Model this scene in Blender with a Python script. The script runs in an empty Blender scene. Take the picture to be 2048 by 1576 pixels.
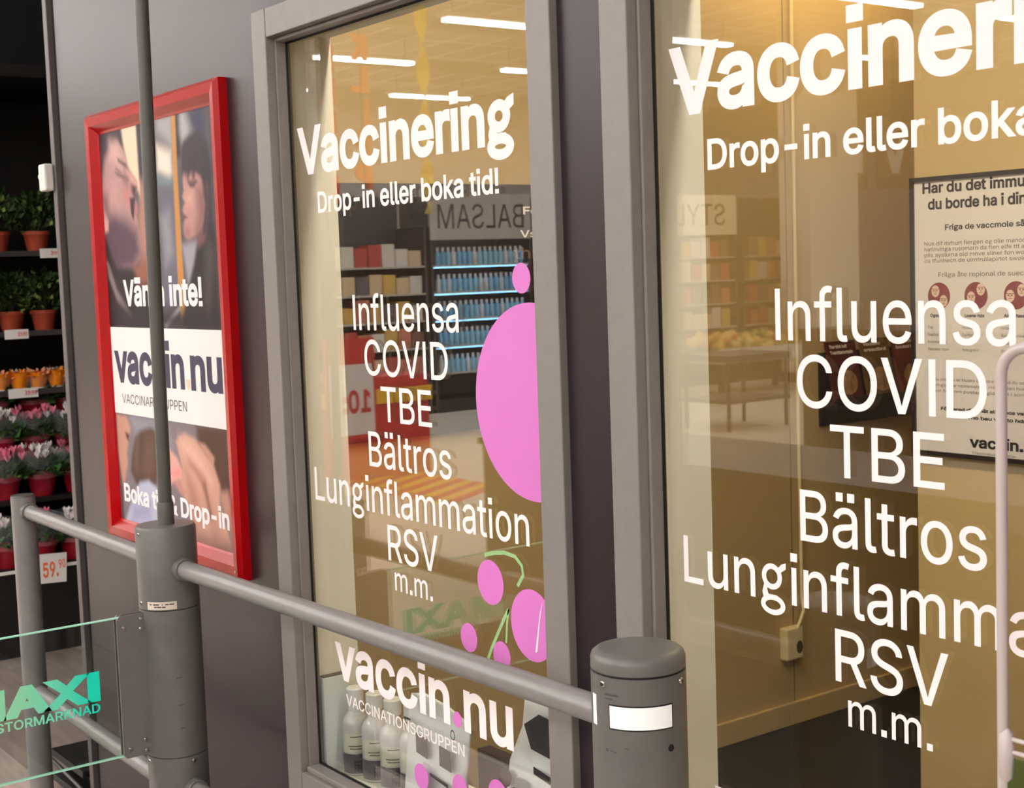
import bpy, math, random
import numpy as np
from mathutils import Vector, Matrix
from mathutils.geometry import delaunay_2d_cdt

random.seed(7)
SC = bpy.context.scene
COL = SC.collection

# ---------------------------------------------------------------- camera
# world: X along the shop front (right = +), Y into the shop front, Z up, floor z = 0
F_PX = 2850.0
YAW, PITCH, ROLL = math.radians(53.6555), math.radians(4.9268), math.radians(-2.0117)
fw = Vector((-math.sin(YAW) * math.cos(PITCH), math.cos(YAW) * math.cos(PITCH), -math.sin(PITCH)))
rt0 = Vector((math.cos(YAW), math.sin(YAW), 0))
up0 = rt0.cross(fw)
rt = rt0 * math.cos(ROLL) + up0 * math.sin(ROLL)
up = -rt0 * math.sin(ROLL) + up0 * math.cos(ROLL)
cam = bpy.data.cameras.new('camera')
camo = bpy.data.objects.new('camera', cam)
COL.objects.link(camo)
M = Matrix((rt, up, -fw)).transposed().to_4x4()
M.translation = Vector((0, 0, 1.5))
camo.matrix_world = M
cam.sensor_width = 36.0
cam.lens = 36.0 * F_PX / 2048.0
cam.clip_start = 0.05
cam.dof.use_dof = True
cam.dof.focus_distance = 2.25
cam.dof.aperture_fstop = 14.0
SC.camera = camo

# ---------------------------------------------------------------- world, exposure
w = bpy.data.worlds.new('world')
SC.world = w
w.use_nodes = True
w.node_tree.nodes['Background'].inputs[0].default_value = (0.9, 0.95, 1.0, 1)
w.node_tree.nodes['Background'].inputs[1].default_value = 0.05
SC.view_settings.view_transform = 'Standard'
SC.view_settings.look = 'None'
SC.view_settings.gamma = 1.0
SC.view_settings.exposure = -0.18
SC.view_settings.use_curve_mapping = False
SC.cycles.use_denoising = True
SC.cycles.transparent_max_bounces = 12
SC.cycles.max_bounces = 6
SC.cycles.use_light_tree = False
SC.cycles.adaptive_threshold = 0.08
SC.cycles.sample_clamp_indirect = 6.0
STORE_LIGHT = 26.0      # radiance of the shop's ceiling tubes
STORE_WATT = 28.0       # lamp power of a ceiling fixture by the entrance
HALL_WATT = 80.0        # lamp power of a ceiling fixture further into the hall
ROOM_LIGHT = 120.0        # radiance of the vaccination room's ceiling panel

# ---------------------------------------------------------------- helpers
def lin(c):
    return tuple((v / 255 / 12.92) if v / 255 <= 0.04045 else ((v / 255 + 0.055) / 1.055) ** 2.4 for v in c)

def mat(name, rgb, rough=0.5, metal=0.0, noise=0.0, scale=20.0, bump=0.0, emit=0.0, spec=0.5, coat=0.0, alpha=1.0, trans=0.0):
    """rgb is sRGB 0-255; noise varies the colour a little, bump gives fine relief"""
    m = bpy.data.materials.new(name)
    m.use_nodes = True
    nt = m.node_tree
    b = nt.nodes['Principled BSDF']
    col = (*lin(rgb), 1)
    b.inputs['Base Color'].default_value = col
    b.inputs['Roughness'].default_value = rough
    b.inputs['Metallic'].default_value = metal
    b.inputs['Specular IOR Level'].default_value = spec
    b.inputs['Coat Weight'].default_value = coat
    b.inputs['Alpha'].default_value = alpha
    b.inputs['Transmission Weight'].default_value = trans
    if emit:
        b.inputs['Emission Color'].default_value = col
        b.inputs['Emission Strength'].default_value = emit
    if noise or bump:
        tc = nt.nodes.new('ShaderNodeTexCoord')
        n = nt.nodes.new('ShaderNodeTexNoise')
        n.inputs['Scale'].default_value = scale
        n.inputs['Detail'].default_value = 4
        nt.links.new(tc.outputs['Object'], n.inputs['Vector'])
        if noise:
            r = nt.nodes.new('ShaderNodeValToRGB')
            r.color_ramp.elements[0].position = 0.3
            r.color_ramp.elements[1].position = 0.7
            r.color_ramp.elements[0].color = (*[v * (1 - noise) for v in col[:3]], 1)
            r.color_ramp.elements[1].color = (*[min(1, v * (1 + noise)) for v in col[:3]], 1)
            nt.links.new(n.outputs['Fac'], r.inputs['Fac'])
            nt.links.new(r.outputs['Color'], b.inputs['Base Color'])
        if bump:
            bp = nt.nodes.new('ShaderNodeBump')
            bp.inputs['Strength'].default_value = bump
            bp.inputs['Distance'].default_value = 0.002
            nt.links.new(n.outputs['Fac'], bp.inputs['Height'])
            nt.links.new(bp.outputs['Normal'], b.inputs['Normal'])
    return m

def glass_mat(name, tint, gain, rough=0.0):
    """clear sheet: lets light straight through, mirrors by Fresnel (gain > 1 for multi-layer glazing)"""
    m = bpy.data.materials.new(name)
    m.use_nodes = True
    nt = m.node_tree
    nt.nodes.clear()
    out = nt.nodes.new('ShaderNodeOutputMaterial')
    mix = nt.nodes.new('ShaderNodeMixShader')
    tr = nt.nodes.new('ShaderNodeBsdfTransparent')
    gl = nt.nodes.new('ShaderNodeBsdfGlossy')
    fr = nt.nodes.new('ShaderNodeFresnel')
    mu = nt.nodes.new('ShaderNodeMath')
    mu.operation = 'MULTIPLY'
    mu.use_clamp = True
    mu.inputs[1].default_value = gain
    fr.inputs['IOR'].default_value = 1.5
    geo = nt.nodes.new('ShaderNodeNewGeometry')
    # the same Fresnel from both sides of the sheet
    ior = nt.nodes.new('ShaderNodeMapRange')
    ior.inputs['From Min'].default_value = 0
    ior.inputs['From Max'].default_value = 1
    ior.inputs['To Min'].default_value = 1.5
    ior.inputs['To Max'].default_value = 1 / 1.5
    nt.links.new(geo.outputs['Backfacing'], ior.inputs['Value'])
    nt.links.new(ior.outputs['Result'], fr.inputs['IOR'])
    tr.inputs[0].default_value = (*tint, 1)
    gl.inputs['Roughness'].default_value = rough
    nt.links.new(fr.outputs[0], mu.inputs[0])
    nt.links.new(mu.outputs[0], mix.inputs[0])
    nt.links.new(tr.outputs[0], mix.inputs[1])
    nt.links.new(gl.outputs[0], mix.inputs[2])
    nt.links.new(mix.outputs[0], out.inputs[0])
    return m

ORG = {}

def thing(name, loc, label, cat, group=None):
    o = bpy.data.objects.new(name, None)
    COL.objects.link(o)
    o.location = loc
    o.empty_display_size = 0.05
    tag(o, label, cat, group)
    ORG[o.name] = Vector(loc)
    return o

def tag(o, label=None, cat=None, group=None, kind=None):
    if label: o['label'] = label
    if cat: o['category'] = cat
    if group: o['group'] = group
    if kind: o['kind'] = kind
    return o

def struct(name, loc=None):
    o = bpy.data.objects.new(name, None)
    COL.objects.link(o)
    o.location = loc or (0, 0, 0)
    o['kind'] = 'structure'
    ORG[o.name] = Vector(o.location)
    return o

class MB:
    def __init__(s):
        s.v = []; s.f = []; s.smooth = []
    def add(s, vs, fs, sm=False):
        k = len(s.v)
        s.v += [tuple(p) for p in vs]
        s.f += [tuple(i + k for i in f) for f in fs]
        s.smooth += [sm] * len(fs)
        return s
    def box(s, x0, x1, y0, y1, z0, z1):
        v = [(x0, y0, z0), (x1, y0, z0), (x1, y1, z0), (x0, y1, z0), (x0, y0, z1), (x1, y0, z1), (x1, y1, z1), (x0, y1, z1)]
        return s.add(v, [(3, 2, 1, 0), (4, 5, 6, 7), (0, 1, 5, 4), (1, 2, 6, 5), (2, 3, 7, 6), (3, 0, 4, 7)])
    def tube(s, pts, r, n=24, caps=True, sm=True):
        """round bar along a list of points, r a number or one radius per point"""
        pts = [Vector(p) for p in pts]
        rr = r if isinstance(r, (list, tuple)) else [r] * len(pts)
        vs = []; prev = None
        for i, p in enumerate(pts):
            d = (pts[min(i + 1, len(pts) - 1)] - pts[max(i - 1, 0)]).normalized()
            if prev is None:
                a = Vector((0, 0, 1)) if abs(d.z) < 0.9 else Vector((1, 0, 0))
                u = d.cross(a).normalized()
            else:
                u = (prev - d * prev.dot(d)).normalized()
            prev = u
            w_ = d.cross(u)
            for j in range(n):
                t = 2 * math.pi * j / n
                vs.append(p + (u * math.cos(t) + w_ * math.sin(t)) * rr[i])
        fs = []
        for i in range(len(pts) - 1):
            for j in range(n):
                a, b = i * n + j, i * n + (j + 1) % n
                fs.append((a, b, b + n, a + n))
        s.add(vs, fs, sm)
        if caps:
            L = (len(pts) - 1) * n
            s.add(vs[:n], [tuple(reversed(range(n)))])
            s.add(vs[L:L + n], [tuple(range(n))])
        return s
    def lathe(s, prof, c=(0, 0, 0), n=40, a0=0, a1=360, sm=True):
        """prof: list of (radius, height); corners sharper than 40 degrees stay crisp"""
        full = abs(a1 - a0) >= 359.9
        m = n if full else n + 1
        ca = [(math.cos(math.radians(a0 + (a1 - a0) * j / n)), math.sin(math.radians(a0 + (a1 - a0) * j / n))) for j in range(m)]
        ring = lambda r, z: [(c[0] + r * x, c[1] + r * y, c[2] + z) for x, y in ca]
        runs = [[prof[0]]]
        for i in range(1, len(prof)):
            runs[-1].append(prof[i])
            if i < len(prof) - 1:
                d1 = math.atan2(prof[i][1] - prof[i - 1][1], prof[i][0] - prof[i - 1][0])
                d2 = math.atan2(prof[i + 1][1] - prof[i][1], prof[i + 1][0] - prof[i][0])
                d = abs((d2 - d1 + math.pi) % (2 * math.pi) - math.pi)
                if d > math.radians(40): runs.append([prof[i]])
        for run in runs:
            vs = []
            for r, z in run: vs += ring(r, z)
            fs = []
            for i in range(len(run) - 1):
                for j in range(n):
                    p, q = i * m + j, i * m + (j + 1) % m
                    if run[i][0] < 1e-6: fs.append((p, q + m, p + m))
                    elif run[i + 1][0] < 1e-6: fs.append((p, q, p + m))
                    else: fs.append((p, q, q + m, p + m))
            s.add(vs, fs, sm)
        if full:
            if prof[0][0] > 1e-6: s.add(ring(*prof[0]), [tuple(reversed(range(m)))])
            if prof[-1][0] > 1e-6: s.add(ring(*prof[-1]), [tuple(range(m))])
        return s
    def prism(s, poly, fn, d0, d1):
        """poly: 2-D outline, fn(u, v, d) -> 3-D point, extruded from d0 to d1"""
        n = len(poly)
        vs = [fn(u, v, d0) for u, v in poly] + [fn(u, v, d1) for u, v in poly]
        fs = [tuple(reversed(range(n))), tuple(range(n, 2 * n))] + [(i, (i + 1) % n, (i + 1) % n + n, i + n) for i in range(n)]
        return s.add(vs, fs)
    def build(s, name, m, parent=None, local=False, bevel=0.0, label=None):
        me = bpy.data.meshes.new(name)
        root = parent
        o3 = Vector((0, 0, 0))
        if parent is not None and not local:
            o3 = ORG[parent.name]
        vs = [tuple(Vector(p) - o3) for p in s.v]
        me.from_pydata(vs, [], s.f)
        me.polygons.foreach_set('use_smooth', s.smooth)
        me.materials.append(m)
        me.update()
        o = bpy.data.objects.new(name, me)
        COL.objects.link(o)
        if parent is not None:
            o.parent = parent
        ORG[o.name] = o3 if not local else Vector((0, 0, 0))
        if bevel:
            b = o.modifiers.new('bevel', 'BEVEL')
            b.width = bevel; b.segments = 2; b.limit_method = 'ANGLE'; b.angle_limit = math.radians(50)
        if label: o['label'] = label
        return o

def ellipse(cx, cy, rx, ry, n=40):
    return [(cx + rx * math.cos(2 * math.pi * i / n), cy + ry * math.sin(2 * math.pi * i / n)) for i in range(n)]

def rrect(x0, x1, y0, y1, r, n=6):
    out = []
    for cx, cy, a in ((x1 - r, y1 - r, 0), (x0 + r, y1 - r, 90), (x0 + r, y0 + r, 180), (x1 - r, y0 + r, 270)):
        for i in range(n + 1):
            t = math.radians(a + 90 * i / n)
            out.append((cx + r * math.cos(t), cy + r * math.sin(t)))
    return out

# facing the viewer in front of the shop (-Y): u = X, v = Z, depth counted towards -Y
def on_front(y):
    return lambda u, v, d: (u, y - d, v)
# facing +X: u = Y, v = Z
def on_side(x):
    return lambda u, v, d: (x + d, u, v)

# lettering ---------------------------------------------------------------
FONT = None
try:
    import os
    FONT = bpy.data.fonts.load(os.path.join(bpy.utils.system_resource('DATAFILES'), 'fonts', 'Inter.woff2'))
except Exception:
    FONT = None
_tc = {}
_lc = {}
def _loops(body):
    """closed outlines of a string, in em units, in character order"""
    if body in _lc: return _lc[body]
    cu = bpy.data.curves.new('t', 'FONT')
    cu.body = body
    if FONT: cu.font = FONT
    cu.fill_mode = 'NONE'
    cu.resolution_u = 5
    ob = bpy.data.objects.new('t', cu)
    COL.objects.link(ob)
    dg = bpy.context.evaluated_depsgraph_get()
    me = bpy.data.meshes.new_from_object(ob.evaluated_get(dg))
    v = [(p.co.x, p.co.y) for p in me.vertices]
    nxt = {}
    for ed in me.edges:
        a, b_ = ed.vertices
        nxt.setdefault(a, []).append(b_); nxt.setdefault(b_, []).append(a)
    seen = set(); out = []
    for i in range(len(v)):
        if i in seen or i not in nxt: continue
        lp = [i]; seen.add(i); cur = i
        # follow ascending vertex order
        while True:
            cand = [k for k in nxt[cur] if k not in seen]
            if not cand: break
            cur = cur + 1 if cur + 1 in cand else cand[0]
            seen.add(cur); lp.append(cur)
        pts = [v[k] for k in lp]
        q = [pts[0]]
        for p in pts[1:]:
            if abs(p[0] - q[-1][0]) + abs(p[1] - q[-1][1]) > 1e-5: q.append(p)
        if abs(q[0][0] - q[-1][0]) + abs(q[0][1] - q[-1][1]) < 1e-5: q.pop()
        if len(q) > 2: out.append(q)
    bpy.data.objects.remove(ob); bpy.data.curves.remove(cu); bpy.data.meshes.remove(me)
    _lc[body] = out
    return out
def _area(p):
    return .5 * sum(p[i - 1][0] * p[i][1] - p[i][0] * p[i - 1][1] for i in range(len(p)))
def _grow(p, off):
    """moves an outline to its left-hand side by -off (outlines run clockwise round ink, so ink grows)"""
    n = len(p); out = []
    for i in range(n):
        a, b_, c_ = p[i - 1], p[i], p[(i + 1) % n]
        d1 = Vector((b_[0] - a[0], b_[1] - a[1])).normalized(); d2 = Vector((c_[0] - b_[0], c_[1] - b_[1])).normalized()
        n1 = Vector((-d1.y, d1.x)); n2 = Vector((-d2.y, d2.x))
        m_ = n1 + n2
        if m_.length < 1e-4: m_ = n1
        m_.normalize()
        k = min(1 / max(m_.dot(n1), .35), 2.0)
        out.append((b_[0] + m_.x * off * k, b_[1] + m_.y * off * k))
    return out
def _g(x0, x1, xh):
    """two-storey g"""
    w_ = (x1 - x0); s = w_ / .50; v_ = xh / .556
    fx = lambda x: x0 + x * s
    fy = lambda y: y * v_
    e = lambda cx, cy, rx, ry: [(fx(cx + rx * math.cos(-t * math.pi / 14)), fy(cy + ry * math.sin(-t * math.pi / 14))) for t in range(28)]
    out = [e(.235, .365, .205, .193), e(.235, .365, .125, .120)[::-1], e(.250, -.065, .250, .150), e(.250, -.065, .165, .080)[::-1]]
    out.append([(fx(a), fy(b_)) for a, b_ in ((.36, .50), (.44, .57), (.52, .595), (.52, .515), (.42, .455))])
    out.append([(fx(a), fy(b_)) for a, b_ in ((.085, .265), (.16, .235), (.125, .165), (.155, .085), (.34, .082), (.34, .01), (.06, .02), (.035, .115))])
    return out
def text_geo(body, off):
    key = (body, off)
    if key in _tc: return _tc[key]
    chars = body.replace('I', '\u0399')
    loops = _loops(chars)
    sign = -1 if sum(_area(l) for l in _loops('l')) < 0 else 1
    chars_l = []; i = 0
    for ch in chars:
        if ch == ' ': continue
        n = len(_loops(ch))
        ls = loops[i:i + n]; i += n
        if ch == 'g':
            xs = [p[0] for l in ls for p in l]
            ls = _g(min(xs), max(xs) + .005, max(p[1] for l in _loops('x') for p in l))
            if sign > 0: ls = [l[::-1] for l in ls]
        elif ch in 'iäåöj!.:':
            q = []
            for l in ls:
                xs = [p[0] for p in l]; ys = [p[1] for p in l]
                if max(xs) - min(xs) < .2 and max(ys) - min(ys) < .2 and _area(l) * sign > 0:
                    a0, a1, b0, b1 = min(xs), max(xs), min(ys), max(ys)
                    if b0 > .3: b0 += off * 1.3; b1 += off * .9
                    elif ch == '!': b1 -= off * 1.6
                    l = [(a0, b0), (a0, b1), (a1, b1), (a1, b0)]
                    if sign > 0: l = l[::-1]
                q.append(l)
            ls = q
        if off: ls = [_grow(l, off if sign < 0 else -off) for l in ls]
        chars_l.append(ls)
    V = []; Fc = []
    for ls in chars_l:
        # exact triangulation of all crossing outlines, then keep what winds round ink
        co = [Vector(p) for l in ls for p in l]; ed = []; k = 0
        for l in ls:
            ed += [(k + i, k + (i + 1) % len(l)) for i in range(len(l))]; k += len(l)
        ov, oe, of, _, _, _ = delaunay_2d_cdt(co, ed, [], 0, 1e-6)
        if not of: continue
        P = np.array([(p.x, p.y) for p in ov]); T = np.array([tuple(f) for f in of])
        cen = P[T].mean(1); wn = np.zeros(len(T), int)
        for l in ls:
            A = np.array(l); B = np.roll(A, -1, 0)
            for (ax, ay), (bx, by) in zip(A, B):
                if ay == by: continue
                hit = ((ay > cen[:, 1]) != (by > cen[:, 1])) & (cen[:, 0] < (bx - ax) * (cen[:, 1] - ay) / (by - ay) + ax)
                wn += np.where(hit, 1 if by > ay else -1, 0)
        base = len(V); V += [(p[0], p[1], 0) for p in P]
        for tri, w_ in zip(T, wn):
            if w_ != 0: Fc.append(tuple(int(base + i) for i in tri))
    _tc[key] = (np.array(V), Fc)
    return _tc[key]

def lettering(body, x0, x1, base, cap, fn, m, parent, off=0.0, d=0.0004, name='lettering', label=None, xh=None):
    """writes body between x0 and x1 with its baseline at base and capital height cap, as a flat film lifted d off the surface"""
    v, f = text_geo(body, off)
    h = text_geo('x' if xh else 'H', off)[0]
    lo, hi = h[:, 1].min(), h[:, 1].max()
    cs = (xh or cap) / (hi - lo)
    a, b = v[:, 0].min(), v[:, 0].max()
    sx = (x1 - x0) / (b - a)
    mb = MB()
    mb.add([fn(x0 + (p[0] - a) * sx, base + (p[1] - lo) * cs, d) for p in v], f)
    o = mb.build(name, m, parent, label=label)
    return o

def copy_tree(o, parent=None):
    c = o.copy()
    COL.objects.link(c)
    c.parent = parent
    for ch in [k for k in bpy.data.objects if k.parent == o]:
        copy_tree(ch, c)
    return c
def copy_thing(o, loc, rz=0.0, s=1.0, label=None):
    c = copy_tree(o)
    c.location = loc
    c.rotation_euler = (0, 0, rz)
    c.scale = (s, s, s)
    if label: c['label'] = label
    return c

# ================================================================ materials
BROWN = mat('brown_laminate', (46, 35, 38), rough=0.32, noise=0.05, scale=3.0, bump=0.04, spec=0.38)
BLACKGAP = mat('black_gap', (14, 12, 14), rough=0.7)
EDGE = mat('edge_trim', (92, 84, 84), rough=0.45)
FRAME = mat('grey_powder_coat', (129, 122, 118), rough=0.42, noise=0.04, scale=40, bump=0.04)
GASKET = mat('rubber_gasket', (10, 10, 10), rough=0.6)
VINYL = mat('white_vinyl', (248, 238, 238), rough=0.6, spec=0.3)
PINK = mat('pink_vinyl', (214, 120, 198), rough=0.5, spec=0.4)
STEM = mat('green_vinyl', (150, 190, 130), rough=0.5)
GLASS = glass_mat('window_glass', (0.98, 0.985, 0.97), 1.95)
POST = mat('grey_post_paint', (101, 99, 95), rough=0.38, noise=0.07, scale=30, bump=0.05, spec=0.5)
RAIL = mat('grey_rail_paint', (128, 124, 122), rough=0.32, noise=0.06, scale=45, bump=0.04, spec=0.55)
SEAM = mat('dark_seam', (20, 20, 20), rough=0.8)
SCREW = mat('steel_screw', (190, 186, 180), rough=0.25, metal=1.0)
CREAM = mat('cream_reveal', (240, 238, 226), rough=0.7, noise=0.02, scale=8)
OLIVE = mat('warm_cream_wall', (188, 163, 114), rough=0.62, noise=0.03, scale=3)
WHITEP = mat('white_paint', (232, 230, 224), rough=0.6)
BLACKF = mat('black_floor', (16, 12, 12), rough=0.5)
PAPER = mat('white_paper', (240, 236, 232), rough=0.55)
INK = mat('dark_ink', (26, 18, 22), rough=0.6)
NAVY = mat('navy_ink', (46, 38, 72), rough=0.5)
BLACKM = mat('black_metal', (16, 15, 16), rough=0.45)
RED = mat('red_enamel', (172, 4, 12), rough=0.24, noise=0.03, scale=15, spec=0.3, coat=0.08)

# ================================================================ the shop front
YW = 1.37      # face of the brown wall
YF = 1.355     # face of the window frames
YG = 1.400     # outer face of the panes
SHIFT = 1.1045 # lettering repeats from window to window
WIN = [(-2.70, -1.715), (-1.60, -0.615)]
WZ0, WZ1 = 0.395, 2.045
INX = 0.060; INZ0, INZ1 = 0.462, 1.987

def slabs(x0, x1, z0, z1, holes):
    """rectangles of a wall around rectangular holes (same heights)"""
    out = []
    xs = [x0]
    for a, b, c, d in holes:
        out.append((xs[-1], a, z0, z1))
        out.append((a, b, z0, c)); out.append((a, b, d, z1))
        xs.append(b)
    out.append((xs[-1], x1, z0, z1))
    return out

b = MB()
for a, c, z0, z1 in slabs(-3.905, 1.4, 0.0, 4.2, [(x0 + .02, x1 - .02, WZ0 + .02, WZ1 - .02) for x0, x1 in WIN]):
    b.box(a, c, YW, 1.398, z0, z1)
wf = b.build('wall_front', BROWN); wf['kind'] = 'structure'
b = MB()
for a, c, z0, z1 in slabs(-3.90, 1.4, 0.0, 4.2, [(x0 + INX - .012, x1 - INX + .012, INZ0 - .012, INZ1 + .012) for x0, x1 in WIN]):
    b.box(a, c, 1.412, 1.512, z0, z1)
wl = b.build('wall_lining', CREAM); wl['kind'] = 'structure'
# wall end: black shadow gap and a metal edge strip
b = MB().box(-3.937, -3.905, 1.376, 1.51, 0, 4.2)
o = b.build('trim_1', BLACKGAP); o['kind'] = 'structure'
b = MB().box(-3.967, -3.937, 1.360, 1.51, 0, 4.2)
o = b.build('trim_2', EDGE, bevel=0.002); o['kind'] = 'structure'

# ---------------------------------------------------------------- windows
LINES = [  # text, x0, x1, baseline, cap height, weight
    ('Vaccinering', -2.607, -1.870, 1.7075, 0.0955, 0.028),
    ('Drop-in eller boka tid!', -2.534, -1.919, 1.629, 0.0420, 0.018),
    ('Influensa', -2.414, -2.052, 1.3968, 0.0680, 0.004),
    ('COVID', -2.378, -2.0905, 1.3105, 0.0680, 0.004),
    ('TBE', -2.3235, -2.149, 1.2236, 0.0670, 0.004),
    ('Bältros', -2.3765, -2.0915, 1.1335, 0.0680, 0.004),
    ('Lunginflammation', -2.601, -1.868, 1.0435, 0.0680, 0.004),
    ('RSV', -2.3205, -2.146, 0.9565, 0.0690, 0.004),
]
def window(n, x0, x1, dx):
    root = struct('window_%d' % n, (x0, YF, WZ0))
    ix0, ix1 = x0 + INX, x1 - INX
    MB().box(x0, ix0, YF, 1.411, WZ0, WZ1).build('stile', FRAME, root, bevel=.002)
    MB().box(ix1, x1, YF, 1.411, WZ0, WZ1).build('stile', FRAME, root, bevel=.002)
    MB().box(ix0 + .0008, ix1 - .0008, YF + .001, 1.411, INZ1, WZ1).build('header_rail', FRAME, root, bevel=.002)
    MB().box(ix0 + .0008, ix1 - .0008, YF + .001, 1.411, WZ0, INZ0).build('bottom_rail', FRAME, root, bevel=.002)
    # stepped glazing beads: outer groove, then a bead against the glass
    t = .010
    MB().box(ix0, ix0 + .006, 1.374, 1.398, INZ0, INZ1).build('glazing_bead', FRAME, root, bevel=.002)
    MB().box(ix1 - .006, ix1, 1.374, 1.398, INZ0, INZ1).build('glazing_bead', FRAME, root, bevel=.002)
    MB().box(ix0 + .006, ix1 - .006, 1.374, 1.398, INZ1 - .008, INZ1).build('glazing_bead', FRAME, root, bevel=.002)
    MB().box(ix0 + .006, ix1 - .006, 1.366, 1.398, INZ0, INZ0 + .012).build('glazing_bead', FRAME, root, bevel=.003)
    g = MB()
    g.box(ix0 + .001, ix0 + .0085, 1.3975, 1.4005, INZ0, INZ1)
    g.box(ix1 - .0085, ix1 - .001, 1.3975, 1.4005, INZ0, INZ1)
    g.box(ix0 + .008, ix1 - .008, 1.3975, 1.4005, INZ1 - .0115, INZ1 - .001)
    g.box(ix0 + .008, ix1 - .008, 1.3975, 1.4005, INZ0 + .001, INZ0 + .015)
    g.build('gasket', GASKET, root, label='thin black rubber gasket')
    MB().box(ix0 - .004, ix1 + .004, YG, YG + .006, INZ0 - .004, INZ1 + .004).build('pane', GLASS, root, label='clear reflecting glass pane')
    fn = on_front(YG)
    for body, a, c, base, cap, off in LINES:
        lettering(body, a + dx, c + dx, base, cap, fn, VINYL, root, off, label='white lettering ' + body)
    lettering('m.m.', -2.3005 + dx, -2.1695 + dx, .9005, None, fn, VINYL, root, .004, xh=.0345, label='small white lettering m.m.')
    # logo line at the foot
    a, c = -2.5486 + dx, -1.933 + dx
    lettering('vaccin', a, -2.128 + dx, .6775, None, fn, VINYL, root, .022, xh=.0765, label='white logo lettering vaccin.nu')
    lettering('nu', -2.082 + dx, c, .6775, None, fn, VINYL, root, .022, xh=.0765, label='white logo lettering vaccin.nu')
    MB().prism(ellipse(-2.104 + dx, .6935, .0135, .0145), fn, 0, .0004).build('dot_decal', PINK, root)
    lettering('VACCINATIONSGRUPPEN', -2.5101 + dx, -2.085 + dx, .6285, .0225, fn, VINYL, root, .006)
    # pink berries on green stems
    for cx, cz, r in ((-1.866, 1.488, .0245), (-1.985, .965, .0385), (-1.868, .910, .060), (-2.0573, .854, .0255), (-1.9586, .8403, .025),
                      (-2.2351, .5519, .0245), (-2.1048, .566, .024), (-1.985, .583, .030), (-1.847, 1.2845, .1605)):
        MB().prism(ellipse(cx + dx, cz, r, r * 1.02, 56), fn, 0, .0003).build('berry_decal', PINK, root, label='round pink berry sticker')
    for pts, wd in (([(-2.0, 1.011), (-1.97, 1.019), (-1.94, 1.0235), (-1.91, 1.021), (-1.892, 1.008), (-1.889, .992), (-1.906, .971)], .0035),
                    ([(-1.9331, .927), (-1.952, .902), (-1.97, .875), (-1.99, .845), (-2.0077, .814)], .0035),
                    ([(-1.9331, .927), (-1.940, .902), (-1.9445, .866)], .0025)):
        mb = MB()
        L = []; Rr = []
        for i, (px, pz) in enumerate(pts):
            q0, q1 = pts[max(i - 1, 0)], pts[min(i + 1, len(pts) - 1)]
            tx, tz = q1[0] - q0[0], q1[1] - q0[1]
            l = math.hypot(tx, tz); nx, nz = -tz / l * wd, tx / l * wd
            L.append((px + nx + dx, pz + nz)); Rr.append((px - nx + dx, pz - nz))
        m_ = len(pts)
        vs = [fn(u, v, .0003) for u, v in L] + [fn(u, v, .0003) for u, v in Rr]
        mb.add(vs, [(i + m_, i + 1 + m_, i + 1, i) for i in range(m_ - 1)])
        mb.build('stem_decal', STEM, root, label='thin green stem sticker')
    # white highlight stroke on the berry at the edge
    mb = MB(); mb.add([fn(u + dx, v, .0006) for u, v in ((-1.862, .865), (-1.856, .868), (-1.846, .925), (-1.838, .955), (-1.846, .935))], [(0, 1, 2, 3, 4)])
    mb.build('highlight_decal', VINYL, root)
    return root
window(1, *WIN[0], 0.0)
window(2, *WIN[1], SHIFT)

# ================================================================ the room behind the windows
MB().box(-3.13, 1.4, 1.512, 4.6, -.02, 0.0).build('floor_room', BLACKF)['kind'] = 'structure'
MB().box(-3.23, -3.13, 1.512, 4.6, 0, 2.75).build('wall_left', OLIVE)['kind'] = 'structure'
MB().box(-3.23, 1.5, 4.6, 4.7, 0, 2.75).build('wall_back', OLIVE)['kind'] = 'structure'
MB().box(1.4, 1.5, 1.412, 4.6, 0, 2.75).build('wall_right', OLIVE)['kind'] = 'structure'
MB().box(-2.283, 1.4, 2.95, 3.04, 0, 2.75).build('wall_partition', OLIVE)['kind'] = 'structure'
MB().box(-3.23, 1.5, 1.512, 4.7, 2.75, 2.83).build('ceiling_room', WHITEP)['kind'] = 'structure'
MB().box(-3.13, -3.117, 1.512, 4.6, 0, .074).build('baseboard_left', OLIVE, bevel=.003)['kind'] = 'structure'
# panel joint on the left wall
MB().box(-3.1302, -3.1285, 3.40, 3.403, .074, 2.75).build('trim_3', mat('joint', (120, 104, 66), rough=.7))['kind'] = 'structure'

LAMPW = mat('warm_light_panel', (255, 240, 214), emit=ROOM_LIGHT)
def room_light(x, label):
    t = thing('strip_light', (x, 1.62, 2.75), label, 'ceiling light', 'room strip lights')
    MB().box(x - .46, x + .46, 1.575, 1.665, 2.715, 2.7499).build('housing', WHITEP, t, bevel=.004)
    MB().box(x - .44, x + .44, 1.585, 1.655, 2.700, 2.715).build('diffuser', LAMPW, t)
room_light(-2.05, 'warm strip light on the room ceiling above the left window')
room_light(-.90, 'warm strip light on the room ceiling above the right window')
LAMPY = mat('added_yellow_light', (255, 222, 160), emit=ROOM_LIGHT * .45)  # unseen extra lamp, added to brighten the upper left wall
t = thing('strip_light', (-2.86, 3.5, 2.75), 'added warm strip light brightening the upper left wall of the room', 'ceiling light', 'room strip lights')
MB().box(-2.91, -2.81, 3.05, 3.95, 2.715, 2.7499).build('housing', WHITEP, t, bevel=.004)
MB().box(-2.90, -2.82, 3.07, 3.93, 2.700, 2.715).build('diffuser', LAMPY, t)

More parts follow.
